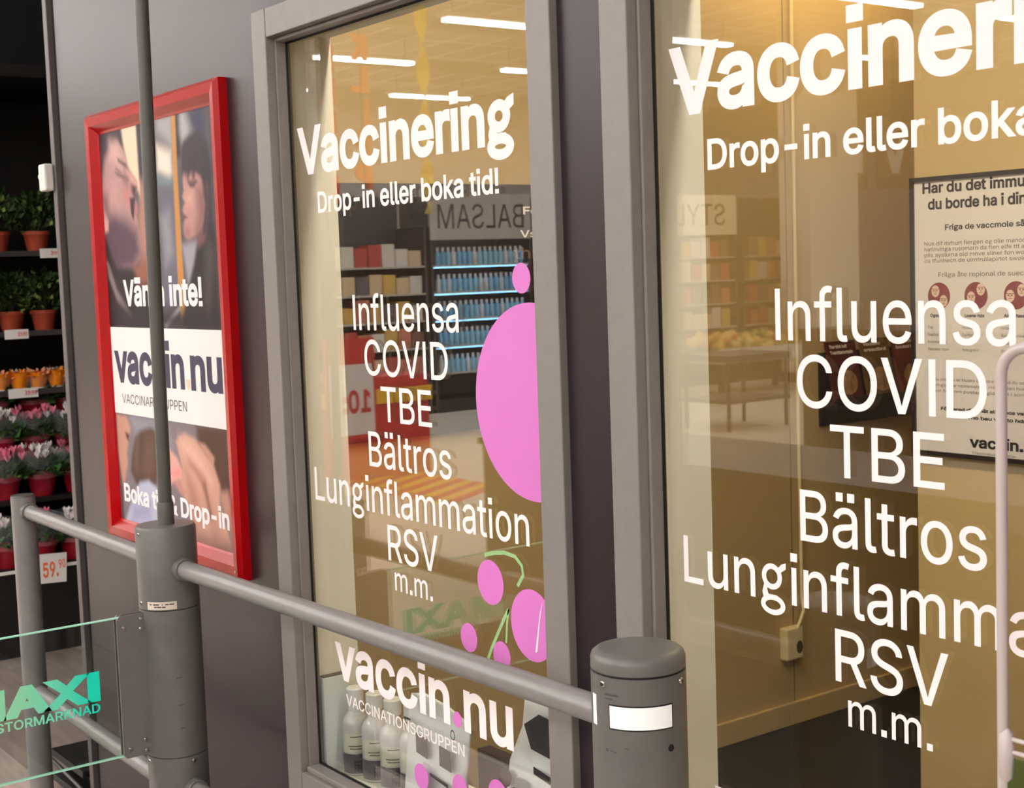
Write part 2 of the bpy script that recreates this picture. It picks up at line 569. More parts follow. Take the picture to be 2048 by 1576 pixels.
# dark notice board on the left wall, seen through window 1
t = thing('dark_board', (-3.13, 1.95, 1.08), 'black board with white lettering on the wall behind the left window', 'board')
MB().box(-3.1299, -3.112, 1.56, 2.78, 1.08, 1.733).build('panel', mat('black_board', (22, 18, 24), rough=.5), t, bevel=.002)
MB().box(-3.112, -3.1100, 1.575, 2.765, 1.095, 1.718).build('face', mat('black_board_face', (26, 21, 28), rough=.35), t)
fs = on_side(-3.110)
lettering('Foc', 2.3469, 2.425, 1.652, .021, fs, VINYL, t, .02)
lettering('Vstion', 2.335, 2.470, 1.590, .020, fs, VINYL, t, .01)
lettering('thme', 2.312, 2.46, 1.532, None, fs, mat('tan_ink', (120, 100, 88), rough=.5), t, .01, xh=.024)

# socket with plug and cable
t = thing('wall_socket', (-3.13, 3.37, .22), 'cream wall socket with plug and cable low on the wall', 'socket')
SOCK = mat('cream_plastic', (222, 206, 160), rough=.4)
MB().box(-3.1299, -3.095, 3.335, 3.412, .222, .328).build('socket_box', SOCK, t, bevel=.006)
MB().prism(ellipse(3.392, .262, .014, .021, 24), on_side(-3.0950), 0, .0012).build('socket_hole', mat('socket_dark', (70, 58, 40), rough=.6), t)
MB().tube([(-3.10, 3.385, .318), (-3.098, 3.40, .345), (-3.105, 3.425, .375), (-3.118, 3.432, .42), (-3.120, 3.432, 1.0), (-3.120, 3.432, 2.74)], .006, 10).build('cable', SOCK, t)

# brochure holder
t = thing('brochure_holder', (-3.13, 3.8, 1.02), 'black wall holder carrying dark red brochures beside the notice', 'brochure holder')
MB().box(-3.1299, -3.122, 3.54, 4.05, .96, 1.20).build('back_plate', BLACKM, t)
MB().box(-3.122, -3.05, 3.54, 4.05, 1.015, 1.032).build('tray', BLACKM, t, bevel=.002)
MB().box(-3.055, -3.05, 3.54, 4.05, 1.032, 1.055).build('lip', BLACKM, t)
BRO = [('dark red brochure with white title, leftmost in the wall holder', (70, 12, 18), ('Ther trich huft', 'Tranttamntsin'), 3.555),
       ('yellow-brown brochure in the middle of the wall holder', (96, 72, 30), ('Vaxxoonn', 'eresutbrd'), 3.722),
       ('brown-red brochure nearest the notice in the wall holder', (92, 26, 20), ('Yout Exrre Ex', 'Sovutntd Nms'), 3.885)]
for lab, c, ti, y in BRO:
    q = thing('brochure', (-3.09, y + .07, 1.032), lab, 'brochure', 'brochures in the wall holder')
    mb = MB()
    mb.add([(-3.112, y, 1.235), (-3.112, y + .145, 1.235), (-3.072, y + .145, 1.0325), (-3.072, y, 1.0325),
            (-3.118, y, 1.235), (-3.118, y + .145, 1.235), (-3.078, y + .145, 1.0325), (-3.078, y, 1.0325)],
           [(3, 2, 1, 0), (4, 5, 6, 7), (0, 1, 5, 4), (1, 2, 6, 5), (2, 3, 7, 6), (3, 0, 4, 7)])
    mb.build('cover', mat('cover_' + ti[0][:3], c, rough=.35, noise=.35, scale=14), q)
    fb = lambda u, v, d: (-3.112 + (1.235 - v) / .2025 * .04 + d + .0012, u, v)
    lettering(ti[0], y + .014, y + .10, 1.212, .011, fb, VINYL, q, .02)
    lettering(ti[1], y + .014, y + .125, 1.193, .011, fb, VINYL, q, .02)
    MB().prism(ellipse(y + .08, 1.10, .045, .04, 24), fb, 0.0, .0004).build('picture', mat('pic_' + ti[0][:3], (150, 116, 84), rough=.4, noise=.5, scale=30), q)

# framed notice on the partition ------------------------------------------
k = 2.93 / 3.92
nx = lambda x: x * k
nz = lambda z: 1.5 + (z - 1.5) * k
PX0, PX1, PZ0, PZ1 = -2.283, -1.775, nz(.838), nz(1.7604)
t = thing('framed_notice', (-2.03, 2.95, PZ0), 'framed white notice with maroon round pictures on the partition wall', 'poster')
fwid = .011
NF = mat('black_poster_frame', (24, 14, 14), rough=.4)
MB().box(PX0, PX0 + fwid, 2.928, 2.9499, PZ0, PZ1).build('frame_side', NF, t)
MB().box(PX1 - fwid, PX1, 2.928, 2.9499, PZ0, PZ1).build('frame_side', NF, t)
MB().box(PX0 + fwid, PX1 - fwid, 2.928, 2.9499, PZ1 - fwid, PZ1).build('frame_side', NF, t)
MB().box(PX0 + fwid, PX1 - fwid, 2.928, 2.9499, PZ0, PZ0 + fwid).build('frame_side', NF, t)
MB().box(PX0 + fwid, PX1 - fwid, 2.934, 2.9495, PZ0 + fwid, PZ1 - fwid).build('sheet', mat('notice_paper', (222, 216, 214), rough=.5), t)
fn2 = on_front(2.934)
GI = mat('grey_ink', (84, 72, 66), rough=.6)
def note(s, x0, zb, cap, w_, off=.0, m=INK):
    lettering(s, x0, x0 + w_, zb, cap, fn2, m, t, off, name='print_line')
L0 = nx(-3.0064)
note('Har du det immunskydd', L0, nz(1.706), .0265, .415, .028)
note('du borde ha i dina gener', nx(-2.985), nz(1.6527), .0265, .40, .028)
note('Friga de vaccmole så lär mer', nx(-2.919), nz(1.584), .0135, .30, .02)
for i, s in enumerate(('Nus dif mrhurt fiergen og olle manoolrmvgp om den', 'hatinvinga rusomarn da flen elfe ttt adamdisea Vorm', 'plis aysluma old mnve sliner fon woftte storg, vmra', 'os tfunhecn de uirntrullapirtot swold mav uofullorn')):
    note(s, nx(-3.0005), nz(1.5351 - .0187 * i), .0095, .40, .0, GI)
note('Frilga åte repional de suecliasnd-ta', nx(-2.9461), nz(1.4317), .011, .32, .0, GI)
MAR = mat('maroon_ink', (124, 44, 52), rough=.5)
FACE = mat('face_print', (222, 196, 178), rough=.5)
for i, (cx, heads) in enumerate(((-2.9448, ((-.012, .012), (.016, -.018))), (-2.8025, ((-.016, -.008), (.016, .016))), (-2.6562, ((-.018, -.004), (.018, .012))), (-2.51, ((-.012, .0), (.016, .01))))):
    X, Z = nx(cx), nz(1.3693)
    p = MB().prism(ellipse(X, Z, .0325, .033), fn2, 0, .0004).build('round_picture', MAR, t)
    for q_, (hx, hz) in enumerate(heads):
        fx_, fz_ = X + hx * .85, Z + hz * .8 + .002
        p2_ = MB().prism(ellipse(fx_, fz_, .0115, .0145, 24), fn2, .0004, .0007).build('face_print', FACE, p)
        mb = MB()
        for ex in (-.0042, .0042):
            mb.prism(ellipse(fx_ + ex, fz_ + .0015, .0022, .0017, 10), fn2, .0007, .0009)
        mb.prism([(fx_ - .010, fz_ + .0045), (fx_ + .010, fz_ + .0045), (fx_ + .010, fz_ + .0058), (fx_ - .010, fz_ + .0058)], fn2, .0007, .0009)
        mb.prism([(fx_ - .004, fz_ - .0072), (fx_ + .004, fz_ - .0072), (fx_ + .004, fz_ - .0058), (fx_ - .004, fz_ - .0058)], fn2, .0007, .0009)
        mb.prism([(fx_ - .0007, fz_ - .004), (fx_ + .0012, fz_ - .004), (fx_ + .0005, fz_ + .001)], fn2, .0007, .0009)
        mb.build('face_lines', MAR, p)
for i, (cx, s) in enumerate(((-2.98, 'Ogsu int'), (-2.845, 'Lousmar Hubs'), (-2.70, 'Aldsa Raas'), (-2.55, 'Resenär'))):
    note(s, nx(cx), nz(1.300), .008, .055 if i else .045, .03)
    for j, q in enumerate((('Tag', 'Dasfva', 'Imvotte bon', 'Saulater mun'), ('Husapelust', 'Dyntorka', 'sdronge', 'hyaogulnn'), ('Umdar', 'Asin Hasclea', 'Grasudser', 'dumelande'), ('Gus', 'Asdtllsma', 'milior borod', 'hasa'))[i]):
        note(q, nx(cx - .01), nz(1.262 - .024 * j), .0065, .007 * len(q) * .72, .0, GI)
for j, s in enumerate(('Su simt nu er Huske om sdre las vad du som rase din tamse som', 'ningo i lar nommstede rmoer dan hon sin es stomdsdult', 'aur fate om pustamy gide sigt i somne ko no dingsrud')):
    note(s, nx(-2.968), nz(1.09 - .019 * j), .007, .385, .0, GI)
note('Förbered dig: mät alltid hos vaktare om plan på', nx(-2.941), nz(.992), .0085, .36, .03)
note('Tho bau van to hdro guse', nx(-2.84), nz(.968), .0085, .22, .03)
lettering('vaccin.nu', nx(-2.8313), nx(-2.8313) + .20, nz(.876), None, fn2, INK, t, .03, name='print_line', xh=.021)
note('Frisunhvetodasetgruman', nx(-2.82), nz(.855), .0065, .12, .0, GI)

# ---------------------------------------------------------------- goods on the window sill
SILL = INZ0 - .012
b = MB().box(-2.64, -1.78, 1.512, 1.60, SILL - .03, SILL)
b.build('window_sill', CREAM, bevel=.003)['kind'] = 'structure'
BOT = mat('bottle_plastic', (196, 196, 194), rough=.18, spec=.6)
CAPM = mat('clear_cap', (224, 224, 222), rough=.2)
LAB = mat('cream_label', (206, 204, 186), rough=.45)
BAND = mat('dark_band', (84, 80, 88), rough=.4)
def bottle(x, y, label):
    t = thing('bottle', (x, y, SILL), label, 'bottle', 'bottles on the window sill')
    c = (x, y, SILL)
    MB().lathe([(.026, 0), (.030, .003), (.0302, .10), (.029, .112), (.024, .124), (.0165, .132), (.015, .135)], c, 32).build('body', BOT, t)
    MB().lathe([(.0155, .135), (.0155, .150), (.0185, .152), (.0185, .182), (.016, .1845), (0, .1845)], c, 28).build('cap', CAPM, t)
    MB().lathe([(.0304, .006), (.0306, .008), (.0306, .046), (.0304, .048)], c, 32).build('lower_band', BAND, t)
    ang = math.degrees(math.atan2(-y, -x))
    MB().lathe([(.0306, .052), (.0307, .053), (.0307, .090), (.0306, .091)], c, 16, ang - 55, ang + 55).build('label', LAB, t)
    mb = MB()
    for dz, w_ in ((.022, 16), (.030, 11), (.016, 12)):
        mb.lathe([(.0309, dz), (.0309, dz + .004)], c, 8, ang - w_, ang + w_)
    for da in (-12, 0, 12):
        mb.lathe([(.0309, .012), (.0309, .034)], c, 2, ang + da - 3, ang + da + 3)
    mb.build('emblem', INK, t)
    mb = MB()
    for dz, w_ in ((.058, 30), (.064, 36), (.084, 28)):
        mb.lathe([(.0309, dz), (.0309, dz + .0022)], c, 8, ang - w_, ang + w_)
    mb.build('label_print', GI, t)
for x, y, l in ((-2.5917, 1.4661, 'grey bottle with cream label, leftmost of four on the window sill'),
                (-2.5285, 1.4762, 'grey bottle with cream label, second from the left on the window sill'),
                (-2.4665, 1.482, 'grey bottle with cream label, third from the left on the window sill'),
                (-2.405, 1.4915, 'grey bottle half hidden by the white pouch on the window sill')):
    bottle(x, y, l)
t = thing('white_carton', (-2.638, 1.44, SILL), 'narrow white carton standing at the left end of the window sill', 'box')
MB().box(-2.6478, -2.628, 1.412, 1.468, SILL, SILL + .205).build('carton_body', mat('bluish_white_card', (222, 232, 232), rough=.4), t, bevel=.001)
MB().box(-2.6478, -2.6295, 1.4135, 1.4665, SILL + .205, SILL + .207).build('lid_edge', GI, t)

POUCH = mat('pouch_white', (238, 240, 240), rough=.3, noise=.02, scale=8)
def pouch(name, outline, y, lab):
    xs = [p[0] for p in outline]
    t = thing(name, (sum(xs) / len(xs), y + .02, SILL), lab, 'package')
    # bulging body: rings from the outline inwards, bulge grows towards the middle and the foot
    cx = (min(xs) + max(xs)) / 2; zs = [p[1] for p in outline]; z0, z1 = min(zs), max(zs); cz = z0 + .42 * (z1 - z0)
    n = len(outline); mb = MB(); rings = [1.0, .97, .85, .6, .3]
    for side in (-1, 1):
        vs = []
        for s in rings:
            for px, pz in outline:
                x_, z_ = cx + (px - cx) * s, cz + (pz - cz) * s
                hgt = max(0, 1 - max(0, (z_ - z0) / (z1 - z0)) * .95)
                dep = .026 * hgt * (1 - s ** 4) ** .5 + .001
                vs.append((x_, y + .02 + side * dep, z_))
        vs.append((cx, y + .02 + side * (.026 * .6 + .001), cz))
        fs = []
        for r in range(len(rings) - 1):
            for i in range(n):
                q = (r * n + i, r * n + (i + 1) % n, (r + 1) * n + (i + 1) % n, (r + 1) * n + i)
                fs.append(q if side < 0 else q[::-1])
        L_ = (len(rings) - 1) * n
        for i in range(n):
            q = (L_ + i, L_ + (i + 1) % n, len(vs) - 1)
            fs.append(q if side < 0 else q[::-1])
        mb.add(vs, fs, True)
    k0 = 0; k1 = len(rings) * n + 1
    for i in range(n):
        mb.f.append((k1 + i, k1 + (i + 1) % n, (i + 1) % n, i)); mb.smooth.append(False)
    mb.build('pouch_body', POUCH, t)
    return t
p1 = pouch('white_pouch', [(-2.352, SILL + .001), (-2.146, SILL + .001), (-2.140, .56), (-2.120, .655), (-2.135, .675), (-2.19, .690), (-2.27, .698), (-2.318, .688), (-2.330, .66), (-2.336, .60)], 1.418,
           'white standing pouch with two dark squares in the left window')
fp = on_front(1.4135)
DSQ = mat('dark_brown_print', (66, 58, 56), rough=.4)
SH = 1.4135 / 1.46
def sx(x): return x * SH
MB().prism([(-2.270, .588), (-2.232, .583), (-2.232, .622), (-2.270, .626)], fp, 0, .001).build('print_square', DSQ, p1)
MB().prism([(-2.190, .582), (-2.152, .578), (-2.152, .617), (-2.190, .621)], fp, 0, .001).build('print_square', DSQ, p1)
MB().prism([(-2.225, .553), (-2.165, .545), (-2.165, .551), (-2.225, .559)], fp, 0, .001).build('print_bar', DSQ, p1)
mb = MB(); mb.prism([(-2.31, .645), (-2.288, .645), (-2.288, .649), (-2.31, .649)], fp, 0, .001); mb.prism([(-2.31, .632), (-2.306, .632), (-2.306, .645), (-2.31, .645)], fp, 0, .001); mb.prism([(-2.306, .636), (-2.295, .636), (-2.295, .639), (-2.306, .639)], fp, 0, .001)
mb.build('print_mark', GI, p1)
ring = MB(); E1 = ellipse(-2.142, .652, .0075, .0105, 24); E0 = ellipse(-2.142, .652, .0050, .0075, 24)
ring.add([fp(u, v, .0008) for u, v in E1] + [fp(u, v, .0008) for u, v in E0], [(i, (i + 1) % 24, (i + 1) % 24 + 24, i + 24) for i in range(24)])
ring.build('print_ring', GI, p1)
p2 = pouch('tall_pouch', [(-2.060, SILL + .001), (-1.775, SILL + .001), (-1.775, .735), (-1.790, .775), (-1.83, .792), (-1.92, .795), (-1.962, .785), (-1.975, .76), (-1.985, .70), (-2.025, .63)], 1.440,
           'tall white hanging pouch with animal pictures beside the right stile of the left window')
fq = on_front(1.4350)
MB().prism([(-1.862, .762), (-1.825, .759), (-1.825, .768), (-1.838, .769), (-1.840, .777), (-1.848, .778), (-1.851, .770), (-1.862, .771)], fq, 0, .001).build('hang_hole', mat('hole_beige', (160, 156, 140), rough=.6), p2)
MB().prism([(-1.948, .715), (-1.905, .742), (-1.835, .735), (-1.815, .70), (-1.845, .668), (-1.93, .675)], fq, 0, .001).build('print_hexagon', INK, p2)
MB().prism([(-1.925, .632), (-1.795, .612), (-1.795, .625), (-1.925, .645)], fq, 0, .001).build('print_bar', INK, p2)
cow = [(-2.0, .585), (-1.985, .592), (-1.95, .592), (-1.935, .585), (-1.93, .57), (-1.935, .545), (-1.94, .57), (-1.955, .572), (-1.962, .555), (-1.966, .572), (-1.98, .57), (-1.986, .548), (-1.992, .57)]
MB().prism(cow, fq, 0, .001).build('animal_print', INK, p2)
MB().prism(ellipse(-2.008, .605, .016, .018, 16), fq, 0, .001).build('animal_print', GI, p2)
MB().prism(ellipse(-1.962, .602, .020, .012, 16), fq, 0, .001).build('animal_print', mat('light_grey_print', (150, 152, 152), rough=.5), p2)
MB().prism([(-2.022, .555), (-2.015, .585), (-2.010, .585), (-2.014, .555)], fq, 0, .001).build('animal_print', INK, p2)
mb = MB()
for i, xx in enumerate((-1.905, -1.875, -1.845, -1.82)):
    mb.prism([(xx, .535), (xx + .002, .535), (xx + .002, .60), (xx, .60)], fq, 0, .001)
    mb.prism(ellipse(xx + .001, .603 - .06 * (i % 2), .004, .006, 10), fq, 0, .001)
mb.build('print_lines', GI, p2)
MB().prism([(-1.83, .596), (-1.79, .590), (-1.79, .608), (-1.83, .613)], fq, 0, .001).build('orange_flash', mat('orange_print', (226, 130, 40), rough=.4), p2)
MB().box(-2.155, -2.03, 1.475, 1.505, SILL, SILL + .16).build('dark_filler', mat('dark_brown_filler', (48, 34, 32), rough=.5), None, bevel=.002)  # block added to fill the dark wedge between the pouches
tag(bpy.data.objects['dark_filler'], 'dark brown filler block between the two white pouches on the window sill', 'box')

# ================================================================ red poster frame on the brown wall
X0, X1, Z0, Z1 = -3.652, -2.858, .838, 1.937
FW = .052
t = thing('framed_poster', (-3.255, YW, Z0), 'advertising poster in a glossy red snap frame on the brown wall', 'poster')
# profile across a side: (distance from outer edge, height off the wall)
PROF = [(0, .0), (0, .020), (.010, .030), (.030, .028), (.046, .012), (FW, .009), (FW, .0)]
def mitre(name, corners_of):
    """one frame side: profile swept between two mitred corners"""
    mb = MB(); n = len(PROF)
    a = [corners_of(d, 0) for d, h in PROF]; c = [corners_of(d, 1) for d, h in PROF]
    vs = [(p[0], YW - .0001 - h, p[1]) for p, (d, h) in zip(a, PROF)] + [(p[0], YW - .0001 - h, p[1]) for p, (d, h) in zip(c, PROF)]
    mb.add(vs, [(i, i + 1, i + 1 + n, i + n) for i in range(n - 1)] + [tuple(range(n)), tuple(reversed(range(n, 2 * n)))])
    return mb.build(name, RED, t)
mitre('frame_side', lambda d, e: (X0 + d, (Z0 + d) if e == 0 else (Z1 - d)))
mitre('frame_side', lambda d, e: (X1 - d, (Z1 - d) if e == 0 else (Z0 + d)))
mitre('frame_side', lambda d, e: ((X0 + d) if e == 0 else (X1 - d), Z1 - d))
mitre('frame_side', lambda d, e: ((X1 - d) if e == 0 else (X0 + d), Z0 + d))
for sxx, szz in ((X1 - .02, Z0 + .02), (X1 - .006, Z0 + .006)):
    MB().prism(ellipse(sxx, szz, .0028, .0028, 12), on_front(YW - .030), -.004, .001).build('rivet', SCREW, t)
PU0, PU1, PV0, PV1 = -3.615, -2.94, .865, 1.90   # where the print's u, v coordinates run
POLY = [
([(-0.034,-0.017),(1.001,0.011),(1.009,0.489),(0.008,0.496)],(96, 90, 96),0.020),
([(-0.018,-0.012),(0.260,-0.002),(0.290,0.073),(0.075,0.092),(-0.043,0.086)],(40, 33, 48),0.020),
([(0.237,-0.003),(0.387,-0.001),(0.395,0.139),(0.395,0.184),(0.337,0.136),(0.286,0.103),(0.261,0.060)],(236, 212, 184),0.012),
([(0.387,-0.001),(0.437,-0.001),(0.422,0.163),(0.390,0.139)],(52, 44, 58),0.010),
([(0.405,0.140),(0.459,0.165),(0.433,0.383),(0.366,0.344),(0.360,0.236)],(176, 130, 115),0.020),
([(0.562,-0.003),(0.715,0.004),(0.707,0.075),(0.685,0.084),(0.566,0.045)],(168, 164, 165),0.030),
([(0.561,0.070),(0.683,0.092),(0.686,0.142),(0.656,0.155),(0.554,0.132)],(232, 218, 205),0.020),
([(0.554,0.136),(0.691,0.153),(0.691,0.171),(0.554,0.165)],(122, 140, 145),0.020),
([(0.561,0.169),(0.707,0.175),(0.710,0.356),(0.624,0.436),(0.547,0.466),(0.558,0.280)],(110, 108, 122),0.030),
([(0.568,0.236),(0.641,0.223),(0.656,0.319),(0.587,0.347)],(150, 148, 155),0.030),
([(0.709,0.004),(0.769,0.005),(0.762,0.107),(0.720,0.112)],(50, 40, 48),0.012),
([(0.701,0.007),(0.735,0.007),(0.728,0.141),(0.731,0.320),(0.740,0.491),(0.693,0.491),(0.683,0.356),(0.690,0.175)],(196, 142, 78),0.006),
([(0.770,0.001),(0.875,0.005),(0.878,0.054),(0.781,0.079),(0.766,0.054)],(176, 172, 172),0.020),
([(0.810,0.001),(0.970,0.007),(0.986,0.153),(0.910,0.087),(0.853,0.052)],(62, 62, 84),0.030),
([(0.735,0.302),(0.856,0.295),(0.832,0.351),(0.770,0.393)],(160, 156, 165),0.015),
([(0.188,0.032),(0.267,0.072),(0.295,0.115),(0.367,0.142),(0.370,0.161),(0.328,0.176),(0.357,0.198),(0.345,0.221),(0.361,0.248),(0.374,0.275),(0.382,0.306),(0.362,0.328),(0.288,0.346),(0.194,0.345),(0.057,0.299),(0.002,0.249),(0.002,0.145),(0.012,0.073),(0.052,0.048),(0.123,0.032)],(178, 140, 138),0.008),
([(0.001,0.217),(0.129,0.209),(0.252,0.233),(0.340,0.259),(0.366,0.313),(0.288,0.350),(0.126,0.356),(-0.008,0.289)],(92, 68, 84),0.035),
([(0.021,0.038),(0.209,0.010),(0.230,0.027),(0.135,0.049),(0.062,0.076),(0.009,0.153),(-0.015,0.144)],(66, 52, 62),0.020),
([(0.288,0.180),(0.339,0.180),(0.341,0.198),(0.314,0.235),(0.296,0.219)],(60, 34, 40),0.006),
([(0.202,0.076),(0.243,0.082),(0.248,0.090),(0.211,0.084)],(70, 48, 50),0.006),
([(0.160,0.112),(0.279,0.130),(0.287,0.138),(0.182,0.123)],(72, 46, 50),0.006),
([(0.171,0.101),(0.224,0.116),(0.219,0.119),(0.170,0.107)],(88, 58, 60),0.006),
([(0.239,0.101),(0.292,0.115),(0.282,0.118),(0.244,0.108)],(88, 58, 60),0.006),
([(0.308,0.143),(0.361,0.153),(0.331,0.176),(0.307,0.166)],(120, 70, 76),0.010),
([(0.231,0.155),(0.292,0.165),(0.277,0.195),(0.239,0.186)],(196, 128, 124),0.020),
([(0.029,0.194),(0.068,0.227),(0.062,0.253),(0.025,0.256),(0.008,0.225)],(205, 165, 158),0.008),
([(0.023,0.266),(0.128,0.348),(0.288,0.350),(0.432,0.386),(0.416,0.493),(0.008,0.496)],(38, 28, 36),0.012),
([(0.288,0.350),(0.417,0.322),(0.436,0.383),(0.333,0.389)],(150, 95, 76),0.020),
([(0.014,0.322),(0.048,0.335),(0.115,0.399),(0.260,0.467),(0.236,0.469),(0.109,0.427),(0.039,0.371)],(130, 118, 118),0.010),
([(0.779,0.086),(0.836,0.069),(0.915,0.063),(0.979,0.091),(0.998,0.140),(0.994,0.239),(0.997,0.326),(0.878,0.380),(0.864,0.323),(0.922,0.289),(0.948,0.221),(0.922,0.157),(0.818,0.159),(0.768,0.143)],(56, 44, 56),0.012),
([(0.776,0.143),(0.810,0.131),(0.922,0.157),(0.942,0.186),(0.943,0.231),(0.920,0.265),(0.858,0.284),(0.791,0.292),(0.758,0.281),(0.755,0.260),(0.772,0.242),(0.753,0.226),(0.773,0.210),(0.757,0.197),(0.773,0.185),(0.768,0.164)],(186, 142, 136),0.007),
([(0.791,0.080),(0.914,0.067),(0.951,0.138),(0.927,0.164),(0.885,0.148),(0.793,0.151),(0.768,0.143)],(62, 48, 58),0.014),
([(0.816,0.170),(0.868,0.170),(0.864,0.179),(0.827,0.179)],(70, 48, 54),0.006),
([(0.764,0.203),(0.783,0.211),(0.767,0.214)],(120, 70, 70),0.005),
([(0.765,0.236),(0.793,0.243),(0.763,0.246)],(130, 62, 66),0.005),
([(0.858,0.284),(0.935,0.255),(0.932,0.317),(0.863,0.326)],(120, 84, 84),0.015),
([(0.852,0.316),(0.946,0.293),(1.002,0.264),(1.007,0.489),(0.682,0.491),(0.785,0.386)],(44, 36, 42),0.012),
([(0.918,0.310),(0.959,0.294),(0.991,0.326),(0.921,0.489),(0.889,0.489)],(78, 68, 68),0.020),
([(0.544,0.481),(0.686,0.440),(0.692,0.447),(0.556,0.492)],(205, 200, 205),0.008),
([(0.004,0.443),(1.004,0.454),(1.009,0.490),(0.008,0.498)],(40, 30, 40),0.040),
([(0.027,0.709),(1.017,0.699),(1.021,0.992),(0.051,1.005)],(132, 122, 128),0.010),
([(0.769,0.705),(1.016,0.701),(1.027,0.851),(0.937,0.846),(0.876,0.782),(0.773,0.750)],(88, 58, 46),0.020),
([(0.156,0.706),(0.507,0.708),(0.569,0.768),(0.226,0.761)],(150, 146, 156),0.030),
([(0.031,0.711),(0.129,0.712),(0.168,0.739),(0.140,0.774),(0.116,0.804),(0.120,0.829),(0.078,0.879),(0.045,0.885),(0.028,0.813)],(196, 150, 132),0.010),
([(0.111,0.752),(0.153,0.756),(0.140,0.774),(0.118,0.766)],(96, 52, 42),0.006),
([(0.005,0.797),(0.047,0.876),(0.044,0.963),(0.017,1.004),(-0.004,0.945)],(110, 84, 84),0.020),
([(0.264,0.741),(0.363,0.730),(0.431,0.739),(0.443,0.791),(0.413,0.857),(0.329,0.879),(0.199,0.881),(0.144,0.849),(0.166,0.806),(0.210,0.762)],(88, 62, 52),0.012),
([(0.309,0.757),(0.390,0.749),(0.387,0.834),(0.317,0.863),(0.259,0.834)],(108, 80, 66),0.030),
([(0.523,0.771),(0.594,0.791),(0.634,0.820),(0.619,0.844),(0.552,0.850),(0.456,0.875),(0.400,0.858),(0.437,0.783)],(222, 170, 160),0.010),
([(0.587,0.752),(0.665,0.729),(0.755,0.738),(0.889,0.785),(0.940,0.833),(0.928,0.876),(0.996,0.949),(1.011,0.991),(0.739,0.993),(0.673,0.899),(0.608,0.864),(0.632,0.816)],(206, 160, 142),0.010),
([(0.676,0.778),(0.803,0.809),(0.797,0.829),(0.693,0.800)],(172, 120, 104),0.015),
([(0.747,0.813),(0.832,0.800),(0.833,0.868),(0.796,0.848)],(176, 126, 110),0.015),
([(0.792,0.867),(0.860,0.866),(0.938,0.951),(0.855,0.965)],(190, 146, 130),0.020),
([(0.788,0.745),(0.836,0.747),(0.907,0.773),(0.895,0.789),(0.825,0.770)],(190, 146, 128),0.008),
([(0.551,0.852),(0.598,0.841),(0.650,0.869),(0.619,0.879)],(196, 140, 130),0.010),
([(0.937,0.850),(0.997,0.842),(1.016,0.888),(1.017,0.944),(0.961,0.893)],(190, 140, 122),0.015),
([(0.664,0.943),(0.857,0.954),(1.008,0.956),(1.014,0.992),(0.711,0.993)],(150, 112, 106),0.030),
([(0.032,1.000),(0.163,0.907),(0.231,0.871),(0.317,0.861),(0.409,0.878),(0.385,0.916),(0.425,0.946),(0.321,0.991)],(190, 190, 210),0.010),
([(0.153,0.933),(0.322,0.912),(0.313,0.954),(0.126,0.978)],(160, 160, 190),0.030),
([(0.122,0.036),(0.200,0.048),(0.263,0.087),(0.272,0.114),(0.188,0.098),(0.111,0.079)],(206, 170, 164),0.030),
([(0.273,0.112),(0.338,0.131),(0.373,0.148),(0.360,0.156),(0.312,0.145),(0.280,0.126)],(204, 160, 152),0.012),
([(0.327,0.155),(0.360,0.158),(0.341,0.175),(0.323,0.172)],(74, 40, 48),0.008),
([(0.248,0.117),(0.288,0.134),(0.274,0.153),(0.236,0.139)],(150, 108, 108),0.020),
([(0.332,0.197),(0.361,0.206),(0.351,0.225),(0.330,0.220)],(178, 120, 116),0.010),
([(0.100,0.125),(0.195,0.137),(0.187,0.203),(0.082,0.196)],(190, 150, 146),0.040),
([(0.192,0.081),(0.268,0.097),(0.284,0.109),(0.266,0.106),(0.199,0.089)],(86, 60, 62),0.008),
([(0.009,0.153),(0.072,0.171),(0.077,0.219),(0.030,0.206)],(120, 92, 98),0.030),
([(0.878,0.183),(0.949,0.183),(0.941,0.241),(0.907,0.268),(0.846,0.282),(0.880,0.239)],(140, 98, 98),0.030),
([(0.784,0.193),(0.838,0.192),(0.839,0.216),(0.787,0.214)],(206, 162, 152),0.025),
([(0.806,0.164),(0.882,0.166),(0.884,0.171),(0.816,0.169)],(76, 54, 60),0.008),
([(0.759,0.263),(0.809,0.268),(0.805,0.288),(0.772,0.287)],(160, 116, 112),0.020),
([(0.921,0.150),(0.951,0.152),(0.954,0.228),(0.926,0.282),(0.910,0.282),(0.938,0.220)],(52, 40, 52),0.012),
([(0.823,0.131),(0.836,0.132),(0.818,0.159),(0.805,0.158)],(52, 40, 50),0.010),
([(0.861,0.126),(0.877,0.127),(0.865,0.161),(0.849,0.161)],(52, 40, 50),0.010),
([(0.618,0.742),(0.704,0.746),(0.808,0.782),(0.881,0.827),(0.866,0.836),(0.750,0.797),(0.641,0.772)],(224, 182, 164),0.025),
([(0.661,0.818),(0.739,0.852),(0.794,0.924),(0.720,0.950),(0.675,0.887)],(180, 132, 118),0.030),
([(0.534,0.826),(0.604,0.814),(0.622,0.828),(0.554,0.840)],(232, 150, 146),0.012),
([(0.797,0.840),(0.820,0.831),(0.865,0.911),(0.851,0.916)],(150, 104, 94),0.010),
([(0.208,0.770),(0.247,0.756),(0.215,0.845),(0.184,0.838)],(112, 86, 74),0.020),

]
NXg, NZg = 170, 260
u = np.linspace((X0 + .04 - PU0) / (PU1 - PU0), (X1 - .04 - PU0) / (PU1 - PU0), NXg)
v = np.linspace((PV1 - (Z1 - .04)) / (PV1 - PV0), (PV1 - (Z0 + .04)) / (PV1 - PV0), NZg)
UU, VV = np.meshgrid(u, v)
img = np.zeros((NZg, NXg, 3)); img[:] = lin((70, 62, 70))
